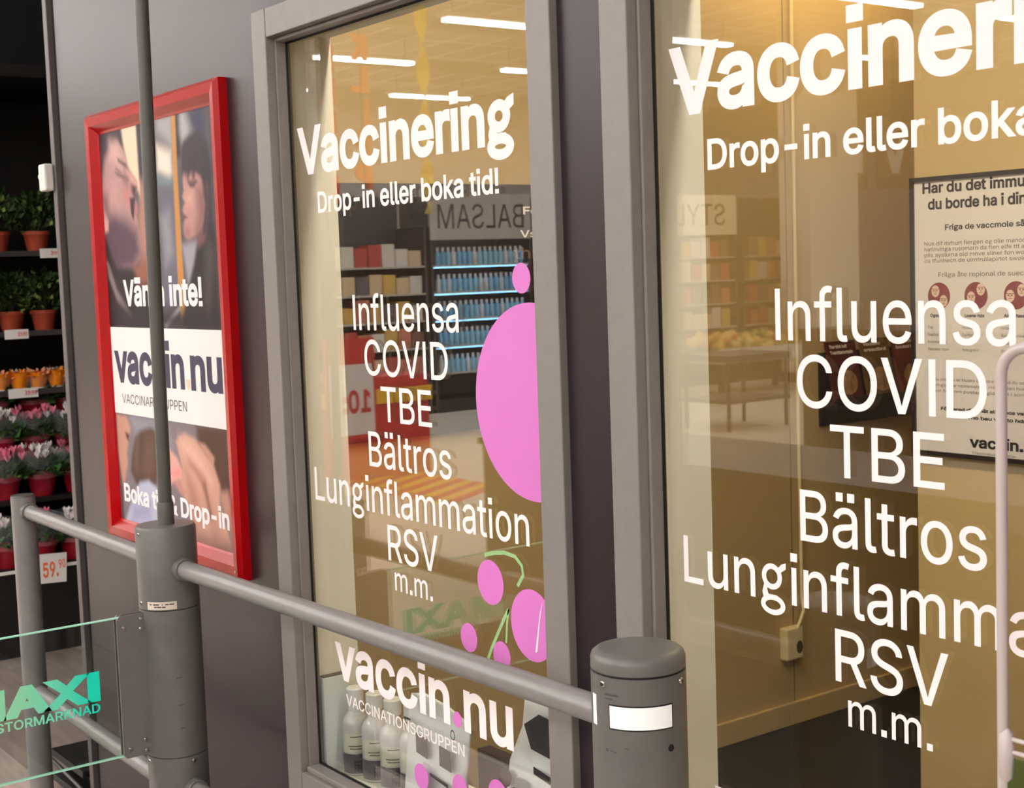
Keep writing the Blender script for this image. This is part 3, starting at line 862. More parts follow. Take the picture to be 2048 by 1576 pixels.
asp = (PV1 - PV0) / (PU1 - PU0)
def poly_dist(P, x, y):
    """signed distance to a polygon (negative inside)"""
    d = np.full(x.shape, 1e9); ins = np.zeros(x.shape, bool); n = len(P)
    for i in range(n):
        ax, ay = P[i]; bx, by = P[(i + 1) % n]
        ex, ey = bx - ax, by - ay
        tt = np.clip(((x - ax) * ex + (y - ay) * ey) / (ex * ex + ey * ey + 1e-12), 0, 1)
        d = np.minimum(d, (x - ax - ex * tt) ** 2 + (y - ay - ey * tt) ** 2)
        cond = ((ay > y) != (by > y)) & (x < ex * (y - ay) / (ey + 1e-12) + ax)
        ins ^= cond
    d = np.sqrt(d)
    return np.where(ins, -d, d)
for P, c, fe in POLY:
    P2 = [(a, b_ * asp) for a, b_ in P]
    s_ = poly_dist(P2, UU, VV * asp)
    fe *= 1.4
    al = np.clip(.5 - s_ / (2 * fe), 0, 1); al = al * al * (3 - 2 * al)
    img = img * (1 - al[..., None]) + np.array(lin(c)) * al[..., None]
rng = np.random.default_rng(3)
img *= (1 + .02 * rng.standard_normal(img.shape[:2]))[..., None]
img = np.clip(img ** 1.12 * 1.05, 0, 1)
YPR = YW - .008
vs = [(PU0 + a * (PU1 - PU0), YPR, PV1 - b_ * (PV1 - PV0)) for b_ in v for a in u]
fs = [(i * NXg + j, (i + 1) * NXg + j, (i + 1) * NXg + j + 1, i * NXg + j + 1) for i in range(NZg - 1) for j in range(NXg - 1)]
pm = bpy.data.materials.new('poster_print'); pm.use_nodes = True
pb = pm.node_tree.nodes['Principled BSDF']; at = pm.node_tree.nodes.new('ShaderNodeVertexColor'); at.layer_name = 'print'
pm.node_tree.links.new(at.outputs['Color'], pb.inputs['Base Color']); pb.inputs['Roughness'].default_value = .45; pb.inputs['Specular IOR Level'].default_value = .2
mb = MB(); mb.add(vs, fs, True)
po = mb.build('poster_print', pm, t, label='printed photographs of a sneezing man, a woman and a baby')
ca = po.data.color_attributes.new('print', 'FLOAT_COLOR', 'POINT')
ca.data.foreach_set('color', np.concatenate([img.reshape(-1, 3), np.ones((NXg * NZg, 1))], 1).ravel())
fpo = on_front(YPR)
MB().prism([(-3.612, 1.169), (-2.898, 1.169), (-2.898, 1.392), (-3.612, 1.392)], fpo, .0001, .0004).build('white_band', PAPER, t)
lettering('Vänta inte!', -3.495, -3.022, 1.4455, .0665, fpo, VINYL, t, .030, d=.0006)
lettering('vaccin', -3.5833, -3.145, 1.249, None, fpo, NAVY, t, .030, d=.0007, xh=.082)
lettering('nu', -3.109, -2.937, 1.249, None, fpo, NAVY, t, .030, d=.0007, xh=.082)
MB().prism([(-3.136, 1.274), (-3.115, 1.274), (-3.115, 1.258), (-3.1255, 1.249), (-3.136, 1.258)], fpo, .0004, .0007).build('logo_dot', mat('peach_ink', (240, 205, 180), rough=.5), t)
lettering('VACCINARIGRUPPEN', -3.5443, -3.1407, 1.1975, .0235, fpo, INK, t, -.004, d=.0007)
lettering('Boka tid & Drop-in', -3.570, -2.941, .939, .0480, fpo, VINYL, t, .028, d=.0006)

# ---------------------------------------------------------------- white sensor box on the wall end
t = thing('white_sensor', (-3.965, 1.36, 1.766), 'small white plastic sensor box on the end of the brown wall', 'sensor')
WPL = mat('white_plastic', (236, 230, 224), rough=.4)
MB().box(-4.004, -3.952, 1.333, 1.3599, 1.766, 1.841).build('sensor_body', WPL, t, bevel=.006)
MB().tube([(-4.003, 1.347, 1.808), (-4.012, 1.347, 1.808), (-4.016, 1.347, 1.808)], [.012, .012, .008], 16).build('sensor_knob', WPL, t)

# ================================================================ gate posts and rails
def screw(root, c, r, ang, z, rr=.0042):
    a = math.radians(ang); n = Vector((math.cos(a), math.sin(a), 0))
    p = Vector((c[0], c[1], z)) + n * (r - .001)
    o = MB().tube([p, p + n * .0030, p + n * .0036], [rr, rr, rr * .6], 16).build('screw', SCREW, root)
    MB().tube([p + n * .0034, p + n * .0039], [rr * .42, rr * .42], 6).build('screw_socket', SEAM, o)

# right post
c = (-1.3865, 1.21); R0 = .0625
t = thing('gate_post', (c[0], c[1], 0), 'thick grey post with a white lamp window, nearest the right window', 'post')
MB().lathe([(R0, 0), (R0, .9765)], (c[0], c[1], 0), 64).build('post_body', POST, t)
MB().lathe([(R0 - .002, .9765), (R0 - .002, .979)], (c[0], c[1], 0), 64).build('seam_ring', SEAM, t)
MB().lathe([(R0 - .001, .979), (R0, .980), (R0, .993), (R0 - .002, .9985), (R0 - .007, 1.0025), (R0 - .014, 1.0035), (0, 1.0035)], (c[0], c[1], 0), 64).build('post_cap', POST, t)
screw(t, c, R0, -88, .967); screw(t, c, R0, 19, .967)
LW = mat('white_lamp_window', (250, 248, 246), rough=.3, emit=.25)
mb = MB()
mb.lathe([(R0 - .003, .9115), (R0 + .0008, .9115), (R0 + .0008, .9405), (R0 - .003, .9405)], (c[0], c[1], 0), 32, -78, 0)
mb.build('lamp_window', LW, t, label='white curved lamp window')
mb = MB()
mb.lathe([(R0 + .0004, .9095), (R0 + .0005, .9425)], (c[0], c[1], 0), 32, -79.5, 1.5)
mb.build('lamp_recess', SEAM, t)
mb = MB(); mb.lathe([(R0 + .0006, .909), (R0 + .0006, .9495)], (c[0], c[1], 0), 6, -112, -102)
mb.build('side_lamp', LW, t)
a = math.radians(-2); n_ = Vector((math.cos(a), math.sin(a), 0)); p_ = Vector((c[0], c[1], .8836)) + n_ * (R0 - .002)
MB().tube([p_, p_ + n_ * .0024], .0048, 16).build('black_hole', SEAM, t)
scm = mat('scuff', (74, 70, 68), rough=.7)
for (a0, a1, z0, z1) in ((-86, -66, .953, .956), (-84, -74, .948, .950), (-86, -82, .879, .883), (-79, -75, .880, .8815), (-74, -71, .8785, .880), (-60, -54, .886, .887)):
    MB().lathe([(R0 + .0002, z0), (R0 + .0002, z1)], (c[0], c[1], 0), 6, a0, a1).build('scuff_mark', scm, t)
MB().lathe([(.09, 0), (.09, .006), (.0635, .010), (.063, .012)], (c[0], c[1], 0), 48).build('base_flange', POST, t)
PR = (c, R0)

# hinge post with the tall pole and the glass gate
c = (-2.894, 1.19); R1 = .0645
t = thing('gate_post', (c[0], c[1], 0), 'thick grey hinge post with a tall thin pole rising in front of the red poster', 'post')
MB().lathe([(R1, .8085), (R1, .978), (R1 - .003, .984), (R1 - .008, .985), (0, .985)], (c[0], c[1], 0), 64).build('upper_body', POST, t)
MB().lathe([(R1, .4875), (R1, .8065)], (c[0], c[1], 0), 64).build('swivel_body', POST, t)
MB().lathe([(R1, .0), (R1, .4855)], (c[0], c[1], 0), 64).build('lower_body', POST, t)
MB().lathe([(R1 - .0025, .485), (R1 - .0025, .488)], (c[0], c[1], 0), 48).build('seam_ring', SEAM, t)
MB().lathe([(R1 - .0025, .806), (R1 - .0025, .809)], (c[0], c[1], 0), 48).build('seam_ring', SEAM, t)
POLE = mat('dark_grey_pole', (84, 82, 78), rough=.42, noise=.04, scale=30)
MB().tube([(c[0] + .006, c[1], .983), (c[0] + .007, c[1], 1.030), (c[0] + .007, c[1], 1.033)], [.0178, .0178, .0165], 28).build('pole_sleeve', POLE, t)
MB().tube([(c[0] + .006, c[1], 1.0), (c[0] + .0305, c[1], 2.09), (c[0] + .042, c[1], 2.6)], .0145, 28).build('pole', POLE, t)
screw(t, c, R1, -82, .9708); screw(t, c, R1, -86, .822); screw(t, c, R1, 8, .476); screw(t, c, R1, -88, .476)
st = MB().lathe([(R1 + .0003, .8105), (R1 + .0003, .8275)], (c[0], c[1], 0), 24, -67, -9).build('sticker', mat('cream_sticker', (222, 208, 196), rough=.5), t, label='narrow cream type plate')
mb = MB()
for z, spans in ((.8205, ((-62, -57), (-54, -42), (-37, -35), (-31, -24), (-23, -14))), (.8150, ((-52, -47), (-46, -38), (-37, -30)))):
    for a0, a1 in spans: mb.lathe([(R1 + .0005, z), (R1 + .0005, z + .0028)], (c[0], c[1], 0), 4, a0, a1)
mb.build('sticker_print', GI, st)
for z in (.60, .66, .55):
    MB().lathe([(R1 + .0002, z), (R1 + .0002, z + .0025)], (c[0], c[1], 0), 4, 2 - z * 30, 6 - z * 20).build('scuff_mark', scm, t)
MB().lathe([(.095, 0), (.095, .006), (.0655, .010), (.065, .012)], (c[0], c[1], 0), 48).build('base_flange', POST, t)

# thin post
c3 = (-3.798, 1.17); R3 = .0315
t = thing('gate_post', (c3[0], c3[1], 0), 'thin grey end post in front of the flower rack', 'post')
MB().lathe([(R3, 0), (R3, .950)], (c3[0], c3[1], 0), 40).build('post_tube', RAIL, t)
MB().lathe([(R3 - .003, .950), (R3 - .001, .9505), (R3 - .002, .954), (0, .954)], (c3[0], c3[1], 0), 40).build('post_cap', POLE, t)
MB().lathe([(.055, 0), (.055, .005), (R3 + .001, .008)], (c3[0], c3[1], 0), 40).build('base_flange', POST, t)

def rail(p0, p1, r, label, collars=(True, True)):
    p0, p1 = Vector(p0), Vector(p1)
    d = (p1 - p0).normalized()
    t = thing('guard_rail', tuple((p0 + p1) / 2), label, 'rail', 'guard rails between the gate posts')
    MB().tube([p0, p1], r, 32).build('rail_tube', RAIL, t)
    for e, (p, s) in enumerate(((p0, 1), (p1, -1))):
        if collars[e]:
            q = p + d * s * .0
            MB().tube([q, q + d * s * .0175], r + .0052, 32).tube([q + d * s * .0175, q + d * s * .0195], [r + .0052, r + .0038], 32).build('collar', POST, t)
    return t
rail((-2.894 + R1 - .001, 1.197, .8935), (-1.3865 - PR[1] + .004, 1.206, .9015), .0197, 'long grey upper rail crossing in front of the left window', (True, False))
rail((c3[0] + R3 - .002, 1.173, .9115), (-2.894 - R1 + .002, 1.184, .8995), .0190, 'short grey upper rail in front of the flower rack', (True, False))
rail((c3[0] + R3 - .002, 1.173, .4220), (-2.894 - R1 + .002, 1.184, .400), .0190, 'short grey lower rail seen through the glass gate', (False, False))
rail((-2.894 + R1 - .001, 1.197, .412), (-1.3865 - PR[1] + .004, 1.206, .412), .0197, 'long grey lower rail at the foot of the hinge post', (True, False))

# ---------------------------------------------------------------- glass gate
XG = -2.894
t = thing('glass_gate', (XG, 1.12, .495), 'glass swing gate with turquoise lettering hung on the hinge post', 'gate')
GG = glass_mat('gate_glass', (0.86, 0.90, 0.88), 1.0)
GE = mat('green_glass_edge', (190, 255, 226), rough=.25, spec=.6)
YA, YB = .22, 1.080
ZA, ZB = .498, .7995
e_ = .0025
MB().box(XG - .004, XG + .004, YA + e_, YB, ZA + e_, ZB - e_).build('glass_panel', GG, t)
MB().box(XG - .0041, XG + .0041, YA + e_, YB, ZB - e_, ZB).build('glass_edge', GE, t)
MB().box(XG - .0041, XG + .0041, YA + e_, YB, ZA, ZA + e_).build('glass_edge', GE, t)
MB().box(XG - .0041, XG + .0041, YA, YA + e_, ZA, ZB).build('glass_edge', GE, t)
PL = mat('grey_hinge_plate', (112, 109, 106), rough=.35, noise=.04, scale=30)
br = []
for s in (-1, 1):
    x0_ = XG + s * .0046 if s > 0 else XG - .0096
    poly = [(1.066, ZA + .004), (1.073, ZA - .004), (1.1275, ZA - .004), (1.1275, ZB + .003), (1.073, ZB + .003), (1.066, ZB - .005)]
    o = MB().prism(poly, lambda u_, v_, d_: (x0_ + d_, u_, v_), 0, .005).build('hinge_plate', PL, t, bevel=.001)
    if s > 0:
        for yy, zz in ((1.080, ZB - .022), (1.119, ZB - .009), (1.118, ZB - .030), (1.115, ZA + .030), (1.080, ZA + .016), (1.116, ZA + .006)):
            MB().tube([(x0_ + .0045, yy, zz), (x0_ + .0072, yy, zz), (x0_ + .0078, yy, zz)], [.0042, .0042, .003], 16).build('rivet', SCREW, o)
MB().box(XG - .0045, XG + .0045, 1.0815, 1.1275, ZA - .004, ZB + .003).build('hinge_core', BLACKM, t)
fg = on_side(XG + .0040)
TQ = bpy.data.materials.new('turquoise_vinyl'); TQ.use_nodes = True
nt = TQ.node_tree; bs = nt.nodes['Principled BSDF']; bs.inputs['Roughness'].default_value = .4
tc_ = nt.nodes.new('ShaderNodeTexCoord'); sep = nt.nodes.new('ShaderNodeSeparateXYZ'); mr = nt.nodes.new('ShaderNodeMapRange'); rp = nt.nodes.new('ShaderNodeValToRGB')
mr.inputs['From Min'].default_value = -.26; mr.inputs['From Max'].default_value = -.12
rp.color_ramp.elements[0].color = (*lin((170, 255, 212)), 1); rp.color_ramp.elements[1].color = (*lin((30, 255, 226)), 1)
nt.links.new(tc_.outputs['Object'], sep.inputs[0]); nt.links.new(sep.outputs['Y'], mr.inputs['Value']); nt.links.new(mr.outputs[0], rp.inputs[0]); nt.links.new(rp.outputs[0], bs.inputs['Base Color'])
tl_ = nt.nodes.new('ShaderNodeBsdfTranslucent'); mx_ = nt.nodes.new('ShaderNodeMixShader'); mx_.inputs[0].default_value = .4
nt.links.new(rp.outputs[0], tl_.inputs[0]); nt.links.new(bs.outputs[0], mx_.inputs[1]); nt.links.new(tl_.outputs[0], mx_.inputs[2]); nt.links.new(mx_.outputs[0], nt.nodes['Material Output'].inputs[0])
lettering('MAXI', .725, 1.0245, .6305, .0635, fg, TQ, t, .045, label='turquoise lettering MAXI')
lettering('STORMARKNAD', .806, 1.0225, .6065, .0195, fg, TQ, t, .018, label='turquoise lettering STORMARKNAD')

# ---------------------------------------------------------------- clear panel in a rounded white tube, right edge
t = thing('clear_panel', (-.55, 1.2, 0), 'clear plastic panel in a rounded white tube frame at the right edge', 'panel')
TUBE = mat('white_tube', (192, 178, 174), rough=.3, spec=.6)
xa, xb, zt, rc = -.829, -.30, 1.410, .028
pts = [(xa, 1.2, .0), (xa, 1.2, zt - rc)]
for i in range(1, 9):
    an = math.pi - (math.pi / 2) * i / 8
    pts.append((xa + rc + rc * math.cos(an), 1.2, zt - rc + rc * math.sin(an)))
for i in range(0, 9):
    an = math.pi / 2 - (math.pi / 2) * i / 8
    pts.append((xb - rc + rc * math.cos(an), 1.2, zt - rc + rc * math.sin(an)))
pts.append((xb, 1.2, 0))
MB().tube(pts, .0056, 16).build('tube_frame', TUBE, t)
MB().box(xa + .004, xb - .004, 1.199, 1.201, 1.012, zt - .006).build('clear_sheet', glass_mat('clear_plastic', (.96, .95, .95), .6), t)
for z in (1.0225, 1.0095):
    MB().tube([(xa, 1.2, z), (xb, 1.2, z)], .0024, 10).build('cross_bar', TUBE, t)
MB().lathe([(.0, -.03), (.007, -.022), (.0085, 0), (.007, .022), (0, .03)], (xa + .004, 1.2, 1.005), 16).build('bar_clamp', TUBE, t)
MB().box(xa + .006, xb - .006, 1.1985, 1.2015, .60, 1.004).build('green_sheet', glass_mat('green_plastic', (.62, .80, .66), .8), t)

# ================================================================ flower rack beyond the wall end
XR = -6.1
def rk(z): return 1.5 + (z - 1.5) * 6.1 / 5.3
BLK = mat('black_rack', (15, 14, 15), rough=.5)
DGS = mat('dark_grey_shelf', (62, 58, 60), rough=.4)
MB().box(-6.95, -6.85, 1.25, 5.2, 0, 4.6).build('wall_plants', mat('black_wall', (6, 6, 7), rough=.8))['kind'] = 'structure'
MB().box(-6.85, -3.97, 4.4, 4.5, 0, 4.6).build('wall_plants_end', mat('black_wall_end', (8, 8, 9), rough=.8))['kind'] = 'structure'
t = thing('flower_rack', (-6.4, 2.2, 0), 'black steel flower rack with shelves of potted plants beyond the wall', 'rack')
MB().box(-6.72, -6.70, 1.45, 3.4, 0, 2.35).build('back_panel', BLK, t)
MB().box(-6.72, XR, 1.43, 1.45, 0, 2.35).build('side_panel', BLK, t)
MB().box(-6.72, XR, 3.4, 3.42, 0, 2.35).build('side_panel', BLK, t)
MB().box(-6.72, XR + .25, 1.43, 3.42, 2.35, 2.40).build('canopy', BLK, t)
S1, S2, S3 = rk(1.636), rk(1.342), rk(1.125)
for z in (S1, S2, S3):
    s_ = MB().box(-6.70, XR, 1.452, 3.398, z - .018, z).build('shelf', BLK, t)
    MB().box(XR, XR + .006, 1.452, 3.398, z - .022, z + .001).build('price_rail', DGS, s_)
STEP = [(-6.22, rk(1.0)), (-6.10, rk(.875)), (-5.98, rk(.745)), (-5.84, rk(.520))]
for i, (x, z) in enumerate(STEP):
    MB().box(-6.70, x + .07, 1.452, 3.398, z - .02, z).build('shelf', BLK, t)
MB().box(-6.70, -5.79, 1.452, 3.398, 0, STEP[3][1] - .02).build('plinth', BLK, t)
MB().box(-5.772, -5.768, 1.452, 3.398, STEP[3][1] - .018, STEP[3][1] - .004).build('white_edge', PAPER, t)

TERRA = mat('terracotta', (168, 66, 40), rough=.6, noise=.12, scale=18)
LEAF = mat('leaf_green', (44, 66, 26), rough=.45, noise=.35, scale=30)
LEAFL = mat('leaf_light', (128, 152, 74), rough=.45, noise=.2, scale=30)
REDP = mat('red_pot', (150, 14, 34), rough=.35)
def leaves(n, R_, zc, H_, size, seed, up_=.5):
    rnd = random.Random(seed); mb = MB()
    for i in range(n):
        th = rnd.uniform(0, 2 * math.pi); ph = rnd.uniform(-.15, 1) ; rr_ = R_ * rnd.uniform(.25, 1) ** .6
        q = math.cos(ph * 1.45)
        p = Vector((rr_ * q * math.cos(th), rr_ * q * math.sin(th), zc + H_ * math.sin(ph * 1.45) * (rr_ / R_)))
        d = (Vector((math.cos(th), math.sin(th), up_ + rnd.uniform(-.6, .8)))).normalized()
        s_ = d.cross(Vector((rnd.uniform(-1, 1), rnd.uniform(-1, 1), 1))).normalized()
        nn = d.cross(s_)
        L_ = size * rnd.uniform(.7, 1.3); W_ = L_ * .30
        vs = [p, p + d * L_ * .5 + s_ * W_ + nn * L_ * .06, p + d * L_ - nn * L_ * .12, p + d * L_ * .5 - s_ * W_ + nn * L_ * .06]
        mb.add(vs, [(0, 1, 2), (0, 2, 3)])
    return mb
def pot_prof(r, h): return [(r * .72, 0), (r * .95, h * .80), (r * .96, h * .81), (r * 1.04, h * .82), (r * 1.04, h), (r * .94, h), (r * .90, h * .86), (0, h * .86)]
def green_plant(loc, label, seed):
    t = thing('potted_plant', loc, label, 'plant', 'green plants on the rack')
    MB().lathe(pot_prof(.056, .085), n=28).build('pot', TERRA, t, local=True)
    leaves(230, .095, .11, .14, .038, seed).build('foliage', LEAF, t, local=True)['kind'] = 'stuff'
    leaves(50, .11, .10, .15, .030, seed + 50).build('young_leaves', LEAFL, t, local=True)['kind'] = 'stuff'
    mb = MB()
    rnd = random.Random(seed)
    for i in range(9):
        a = rnd.uniform(0, 6.28); r_ = rnd.uniform(.02, .07)
        mb.tube([(0, 0, .07), (r_ * .5 * math.cos(a), r_ * .5 * math.sin(a), .14), (r_ * math.cos(a), r_ * math.sin(a), .20)], .0018, 5)
    mb.build('stems', LEAF, t, local=True)['kind'] = 'stuff'
for y, z, l in ((1.70, S1, 'green leafy plant on the top shelf, at the left end of the rack'), (1.56, S2, 'green leafy plant on the second shelf, at the left end of the rack'), (1.865, S1, 'green leafy plant in terracotta pot on the top shelf, left'), (2.035, S1, 'green leafy plant in terracotta pot on the top shelf beside the wall edge'),
                (1.905, S2, 'green leafy plant in terracotta pot on the second shelf, left'), (2.045, S2, 'green leafy plant in terracotta pot on the second shelf beside the wall edge'), (1.765, S2, 'green leafy plant at the left picture edge on the second shelf')):
    green_plant((XR - .085, y, z), l, int(y * 1000 + z * 777))
# orange wrapped pots
OR = mat('orange_wrap', (250, 140, 20), rough=.4, noise=.15, scale=22)
ORL = mat('peach_flower', (246, 170, 120), rough=.5)
DKP = mat('dark_brown_pot', (54, 28, 22), rough=.4)
def orange_pot(loc, label, seed):
    t = thing('orange_pot', loc, label, 'plant pot', 'orange pots on the third shelf')
    MB().lathe([(.026, 0), (.036, .03), (.044, .070), (.046, .072), (.041, .072), (.0, .06)], n=24).build('pot', OR, t, local=True)
    leaves(40, .045, .055, .02, .026, seed, .2).build('blossoms', ORL if seed % 2 else OR, t, local=True)['kind'] = 'stuff'
    MB().lathe([(.020, -.0), (.030, .0), (.032, .006), (.020, .006)], n=20).build('saucer', PAPER, t, local=True)
ys = [1.56, 1.65, 1.735, 1.835, 1.915, 1.995, 2.075, 2.15]
names_ = ['at the very left end', 'next to the left end', 'at the picture edge', 'furthest left in full view', 'second from left', 'third from left', 'nearest the wall edge', 'half hidden at the wall edge']
for i, (y, nm) in enumerate(zip(ys, names_)):
    orange_pot((XR - .06, y, S3), 'small orange pot on the third rack shelf, ' + nm, i)
    q = MB().lathe([(.018, 0), (.030, .062), (.027, .062), (0, .05)], (XR - .15, y + .04, S3), 20).build('brown_pot', DKP)
    tag(q, 'small dark brown pot behind the orange pots, ' + nm, 'plant pot', 'brown pots on the third shelf')
# cyclamens in clear sleeves
PET = {'white': mat('white_petal', (246, 238, 236), rough=.5), 'pink': mat('pink_petal', (236, 128, 152), rough=.5)}
SLEEVE = mat('clear_sleeve', (240, 240, 244), rough=.12, alpha=.10, spec=.9)
DLEAF = mat('cyclamen_leaf', (46, 82, 30), rough=.5, noise=.5, scale=40)
def cyclamen(loc, colour, label, seed, s=1.18):
    t = thing('cyclamen', loc, label, 'flower', 'cyclamens on the stepped rack')
    t.scale = (s, s, s)
    MB().lathe(pot_prof(.052, .078), n=24).build('pot', REDP, t, local=True)
    leaves(110, .085, .085, .045, .042, seed, .2).build('foliage', DLEAF, t, local=True)['kind'] = 'stuff'
    mb = MB(); rnd = random.Random(seed)
    for i in range(16):
        a = rnd.uniform(0, 6.28); r_ = rnd.uniform(.0, .075); zt_ = rnd.uniform(.125, .165)
        cx_, cy_ = r_ * math.cos(a), r_ * math.sin(a)
        for k_ in range(5):
            b_ = a + k_ * 1.257; dx_, dy_ = math.cos(b_), math.sin(b_)
            vs = [(cx_, cy_, zt_), (cx_ + dx_ * .010 - dy_ * .008, cy_ + dy_ * .010 + dx_ * .008, zt_ + .016), (cx_ + dx_ * .014, cy_ + dy_ * .014, zt_ + .030), (cx_ + dx_ * .010 + dy_ * .008, cy_ + dy_ * .010 - dx_ * .008, zt_ + .016)]
            mb.add(vs, [(0, 1, 2, 3)])
    mb.build('flowers', PET[colour], t, local=True)['kind'] = 'stuff'
    n = 18; mb = MB(); prof = [(.056, .062), (.062, .08), (.078, .12), (.092, .165)]; rnd = random.Random(seed + 5)
    wob = [[rnd.uniform(-.004, .005) for j in range(n)] for p in prof]
    vs = []
    for (r_, z_), ww in zip(prof, wob):
        for j in range(n):
            an = 2 * math.pi * j / n
            vs.append(((r_ + ww[j]) * math.cos(an), (r_ + ww[j]) * math.sin(an), z_ + ww[j]))
    fs = [(i * n + j, i * n + (j + 1) % n, (i + 1) * n + (j + 1) % n, (i + 1) * n + j) for i in range(len(prof) - 1) for j in range(n)]
    mb.add(vs, fs, True)
    mb.build('clear_sleeve', SLEEVE, t, local=True)
WHERE = ['top step', 'second step', 'third step', 'lowest step']
for r_, (x, z) in enumerate(STEP):
    sc_ = -x / 5.3
    cols = [('white', 'white', 'white', 'pink'), ('white', 'pink', 'white', 'pink', 'pink'), ('pink', 'white', 'pink', 'white', 'white'), ('white', 'pink', 'white', 'white', 'pink')][r_]
    yy = [(1.99, 2.14, 2.30, 1.82), (1.80, 1.945, 2.09, 2.24, 1.63), (1.775, 1.925, 2.075, 2.22, 1.61), (1.72, 1.865, 2.00, 2.14, 1.57)][r_]
    for j, (cl, y) in enumerate(zip(cols, yy)):
        pos = ['first in view', 'second', 'third', 'nearest the wall', 'at the left end'][j] if r_ else ['first in view', 'second', 'nearest the wall', 'at the left end'][j]
        cyclamen((x, y, z), cl, '%s cyclamen in clear sleeve on %s of the rack, %s' % (cl, WHERE[r_], pos), 100 * r_ + 7 * j)
# price labels
PINKT = mat('red_print', (226, 110, 110), rough=.5)
def price(y0, y1, z, x, label):
    t = thing('price_label', (x, (y0 + y1) / 2, z), label, 'label', 'shelf price labels')
    MB().box(x, x + .002, y0, y1, z - .020, z + .020).build('card', PAPER, t)
    f_ = on_side(x + .002)
    lettering('39:90', y0 + (y1 - y0) * .55, y1 - .006, z - .009, .018, f_, PINKT, t, .03, name='price_print')
price(2.015, 2.10, S1 - .011, XR + .0065, 'white price label on the top rack shelf')
price(1.845, 1.945, S2 - .011, XR + .0065, 'white price label on the second rack shelf')
price(1.845, 1.97, S3 - .012, XR + .0065, 'white price label on the third rack shelf')
t = thing('price_sign', (-5.76, 1.86, .2), 'white hanging price sign reading 59 on the flower rack', 'price sign')
XS = -5.76; ks = XS / -5.3
y0, y1, z0, z1 = 1.6784 * ks, 1.783 * ks, 1.5 + (.389 - 1.5) * ks, 1.5 + (.506 - 1.5) * ks
MB().prism([(y0, z0 + .006), (y1 - .008, z0), (y1, z1 - .006), (y0 + .002, z1)], on_side(XS), -.002, 0).build('card', PAPER, t)
f_ = on_side(XS)
ORI = mat('orange_ink', (244, 116, 62), rough=.5)
lettering('59.', y0 + .012, y0 + .075, z0 + .028, .062, f_, ORI, t, .02, name='price_print')
lettering('90', y0 + .078, y1 - .008, z0 + .060, .036, f_, ORI, t, .02, name='price_print')
# low black step by the wall end
t = thing('black_step', (-4.18, 1.42, 0), 'low black two-step stand on the floor at the wall end', 'step')
MB().box(-4.26, -3.98, 1.345, 1.55, .085, .105).build('upper_board', BLK, t, bevel=.002)
MB().box(-4.22, -3.98, 1.335, 1.55, .02, .04).build('lower_board', BLK, t, bevel=.002)
MB().box(-4.15, -4.0, 1.40, 1.52, 0, .085).build('foot', BLK, t)
MB().tube([(-4.24, 1.343, .075), (-4.10, 1.345, .06), (-3.98, 1.345, .048)], .006, 8).build('bar', DGS, t)

# ================================================================ the shop hall (behind the camera, mirrored in the panes)
TILE = mat('light_floor_tile', (232, 220, 200), rough=.35, noise=.05, scale=1.5)
MB().box(-20, 5, -17, 1.512, -.03, 0).build('floor', TILE)['kind'] = 'structure'
MB().box(-6.85, -3.13, 1.512, 4.4, -.03, 0).build('floor_plants', mat('floor_under_planks', (60, 52, 50), rough=.6))['kind'] = 'structure'
# wood planks by the flower rack
fp_ = struct('floor_planks', (-5, 1.5, 0))
PK = [mat('plank_%d' % i, c_, rough=.45, noise=.22, scale=9, bump=.06) for i, c_ in enumerate(((172, 152, 144), (152, 132, 126), (186, 166, 158), (138, 118, 112)))]
# stretch the grain along the planks
for m_ in PK:
    n_ = m_.node_tree
    tx = [q for q in n_.nodes if q.type == 'TEX_NOISE'][0]
    mp = n_.nodes.new('ShaderNodeMapping'); mp.inputs['Scale'].default_value = (.35, 3.0, 1)
    lk = tx.inputs['Vector'].links[0]; src = lk.from_socket
    n_.links.new(src, mp.inputs['Vector']); n_.links.new(mp.outputs[0], tx.inputs['Vector'])
pw, pl = .16, 1.2
pmesh = []
for m_ in PK:
    me = MB().box(0, pl - .003, 0, pw - .003, .0002, .006).build('plank', m_)
    pmesh.append(me.data); bpy.data.objects.remove(me)
rnd = random.Random(2)
for r_ in range(17):
    y = .36 + r_ * pw
    for k_ in range(4):
        x = -6.85 + .02 + k_ * pl + (r_ * .37 % 1.0) * 0
        xo = x - (.45 if r_ % 2 else 0)
        if xo < -6.85 or xo + pl > -2.9 or (y > 1.2 and xo + pl > -3.135): 
            if not (xo >= -6.85 and xo + pl <= -2.0 and y < 1.2): continue
        o = bpy.data.objects.new('plank', rnd.choice(pmesh)); COL.objects.link(o)
        o.parent = fp_; o.location = (xo + 5, y - 1.5, 0)
# ceiling with panel grid
cm = mat('ceiling_panels', (226, 224, 218), rough=.8)
nt = cm.node_tree; bs = nt.nodes['Principled BSDF']
bt = nt.nodes.new('ShaderNodeTexBrick'); bt.offset = 0; tcx = nt.nodes.new('ShaderNodeTexCoord')
bt.inputs['Scale'].default_value = 1; bt.inputs['Brick Width'].default_value = 1.2; bt.inputs['Row Height'].default_value = .6; bt.inputs['Mortar Size'].default_value = .03
bt.inputs['Color1'].default_value = (.55, .53, .50, 1); bt.inputs['Color2'].default_value = (.42, .41, .39, 1); bt.inputs['Mortar'].default_value = (.75, .73, .7, 1)
nt.links.new(tcx.outputs['Object'], bt.inputs['Vector']); nt.links.new(bt.outputs['Color'], bs.inputs['Base Color'])
MB().box(-20, 5, -17, 1.512, 4.5, 4.6).build('ceiling', cm)['kind'] = 'structure'
MB().box(-6.85, -3.97, 1.512, 4.4, 4.6, 4.7).build('ceiling_plants', mat('black_ceiling', (6, 6, 6), rough=.9))['kind'] = 'structure'
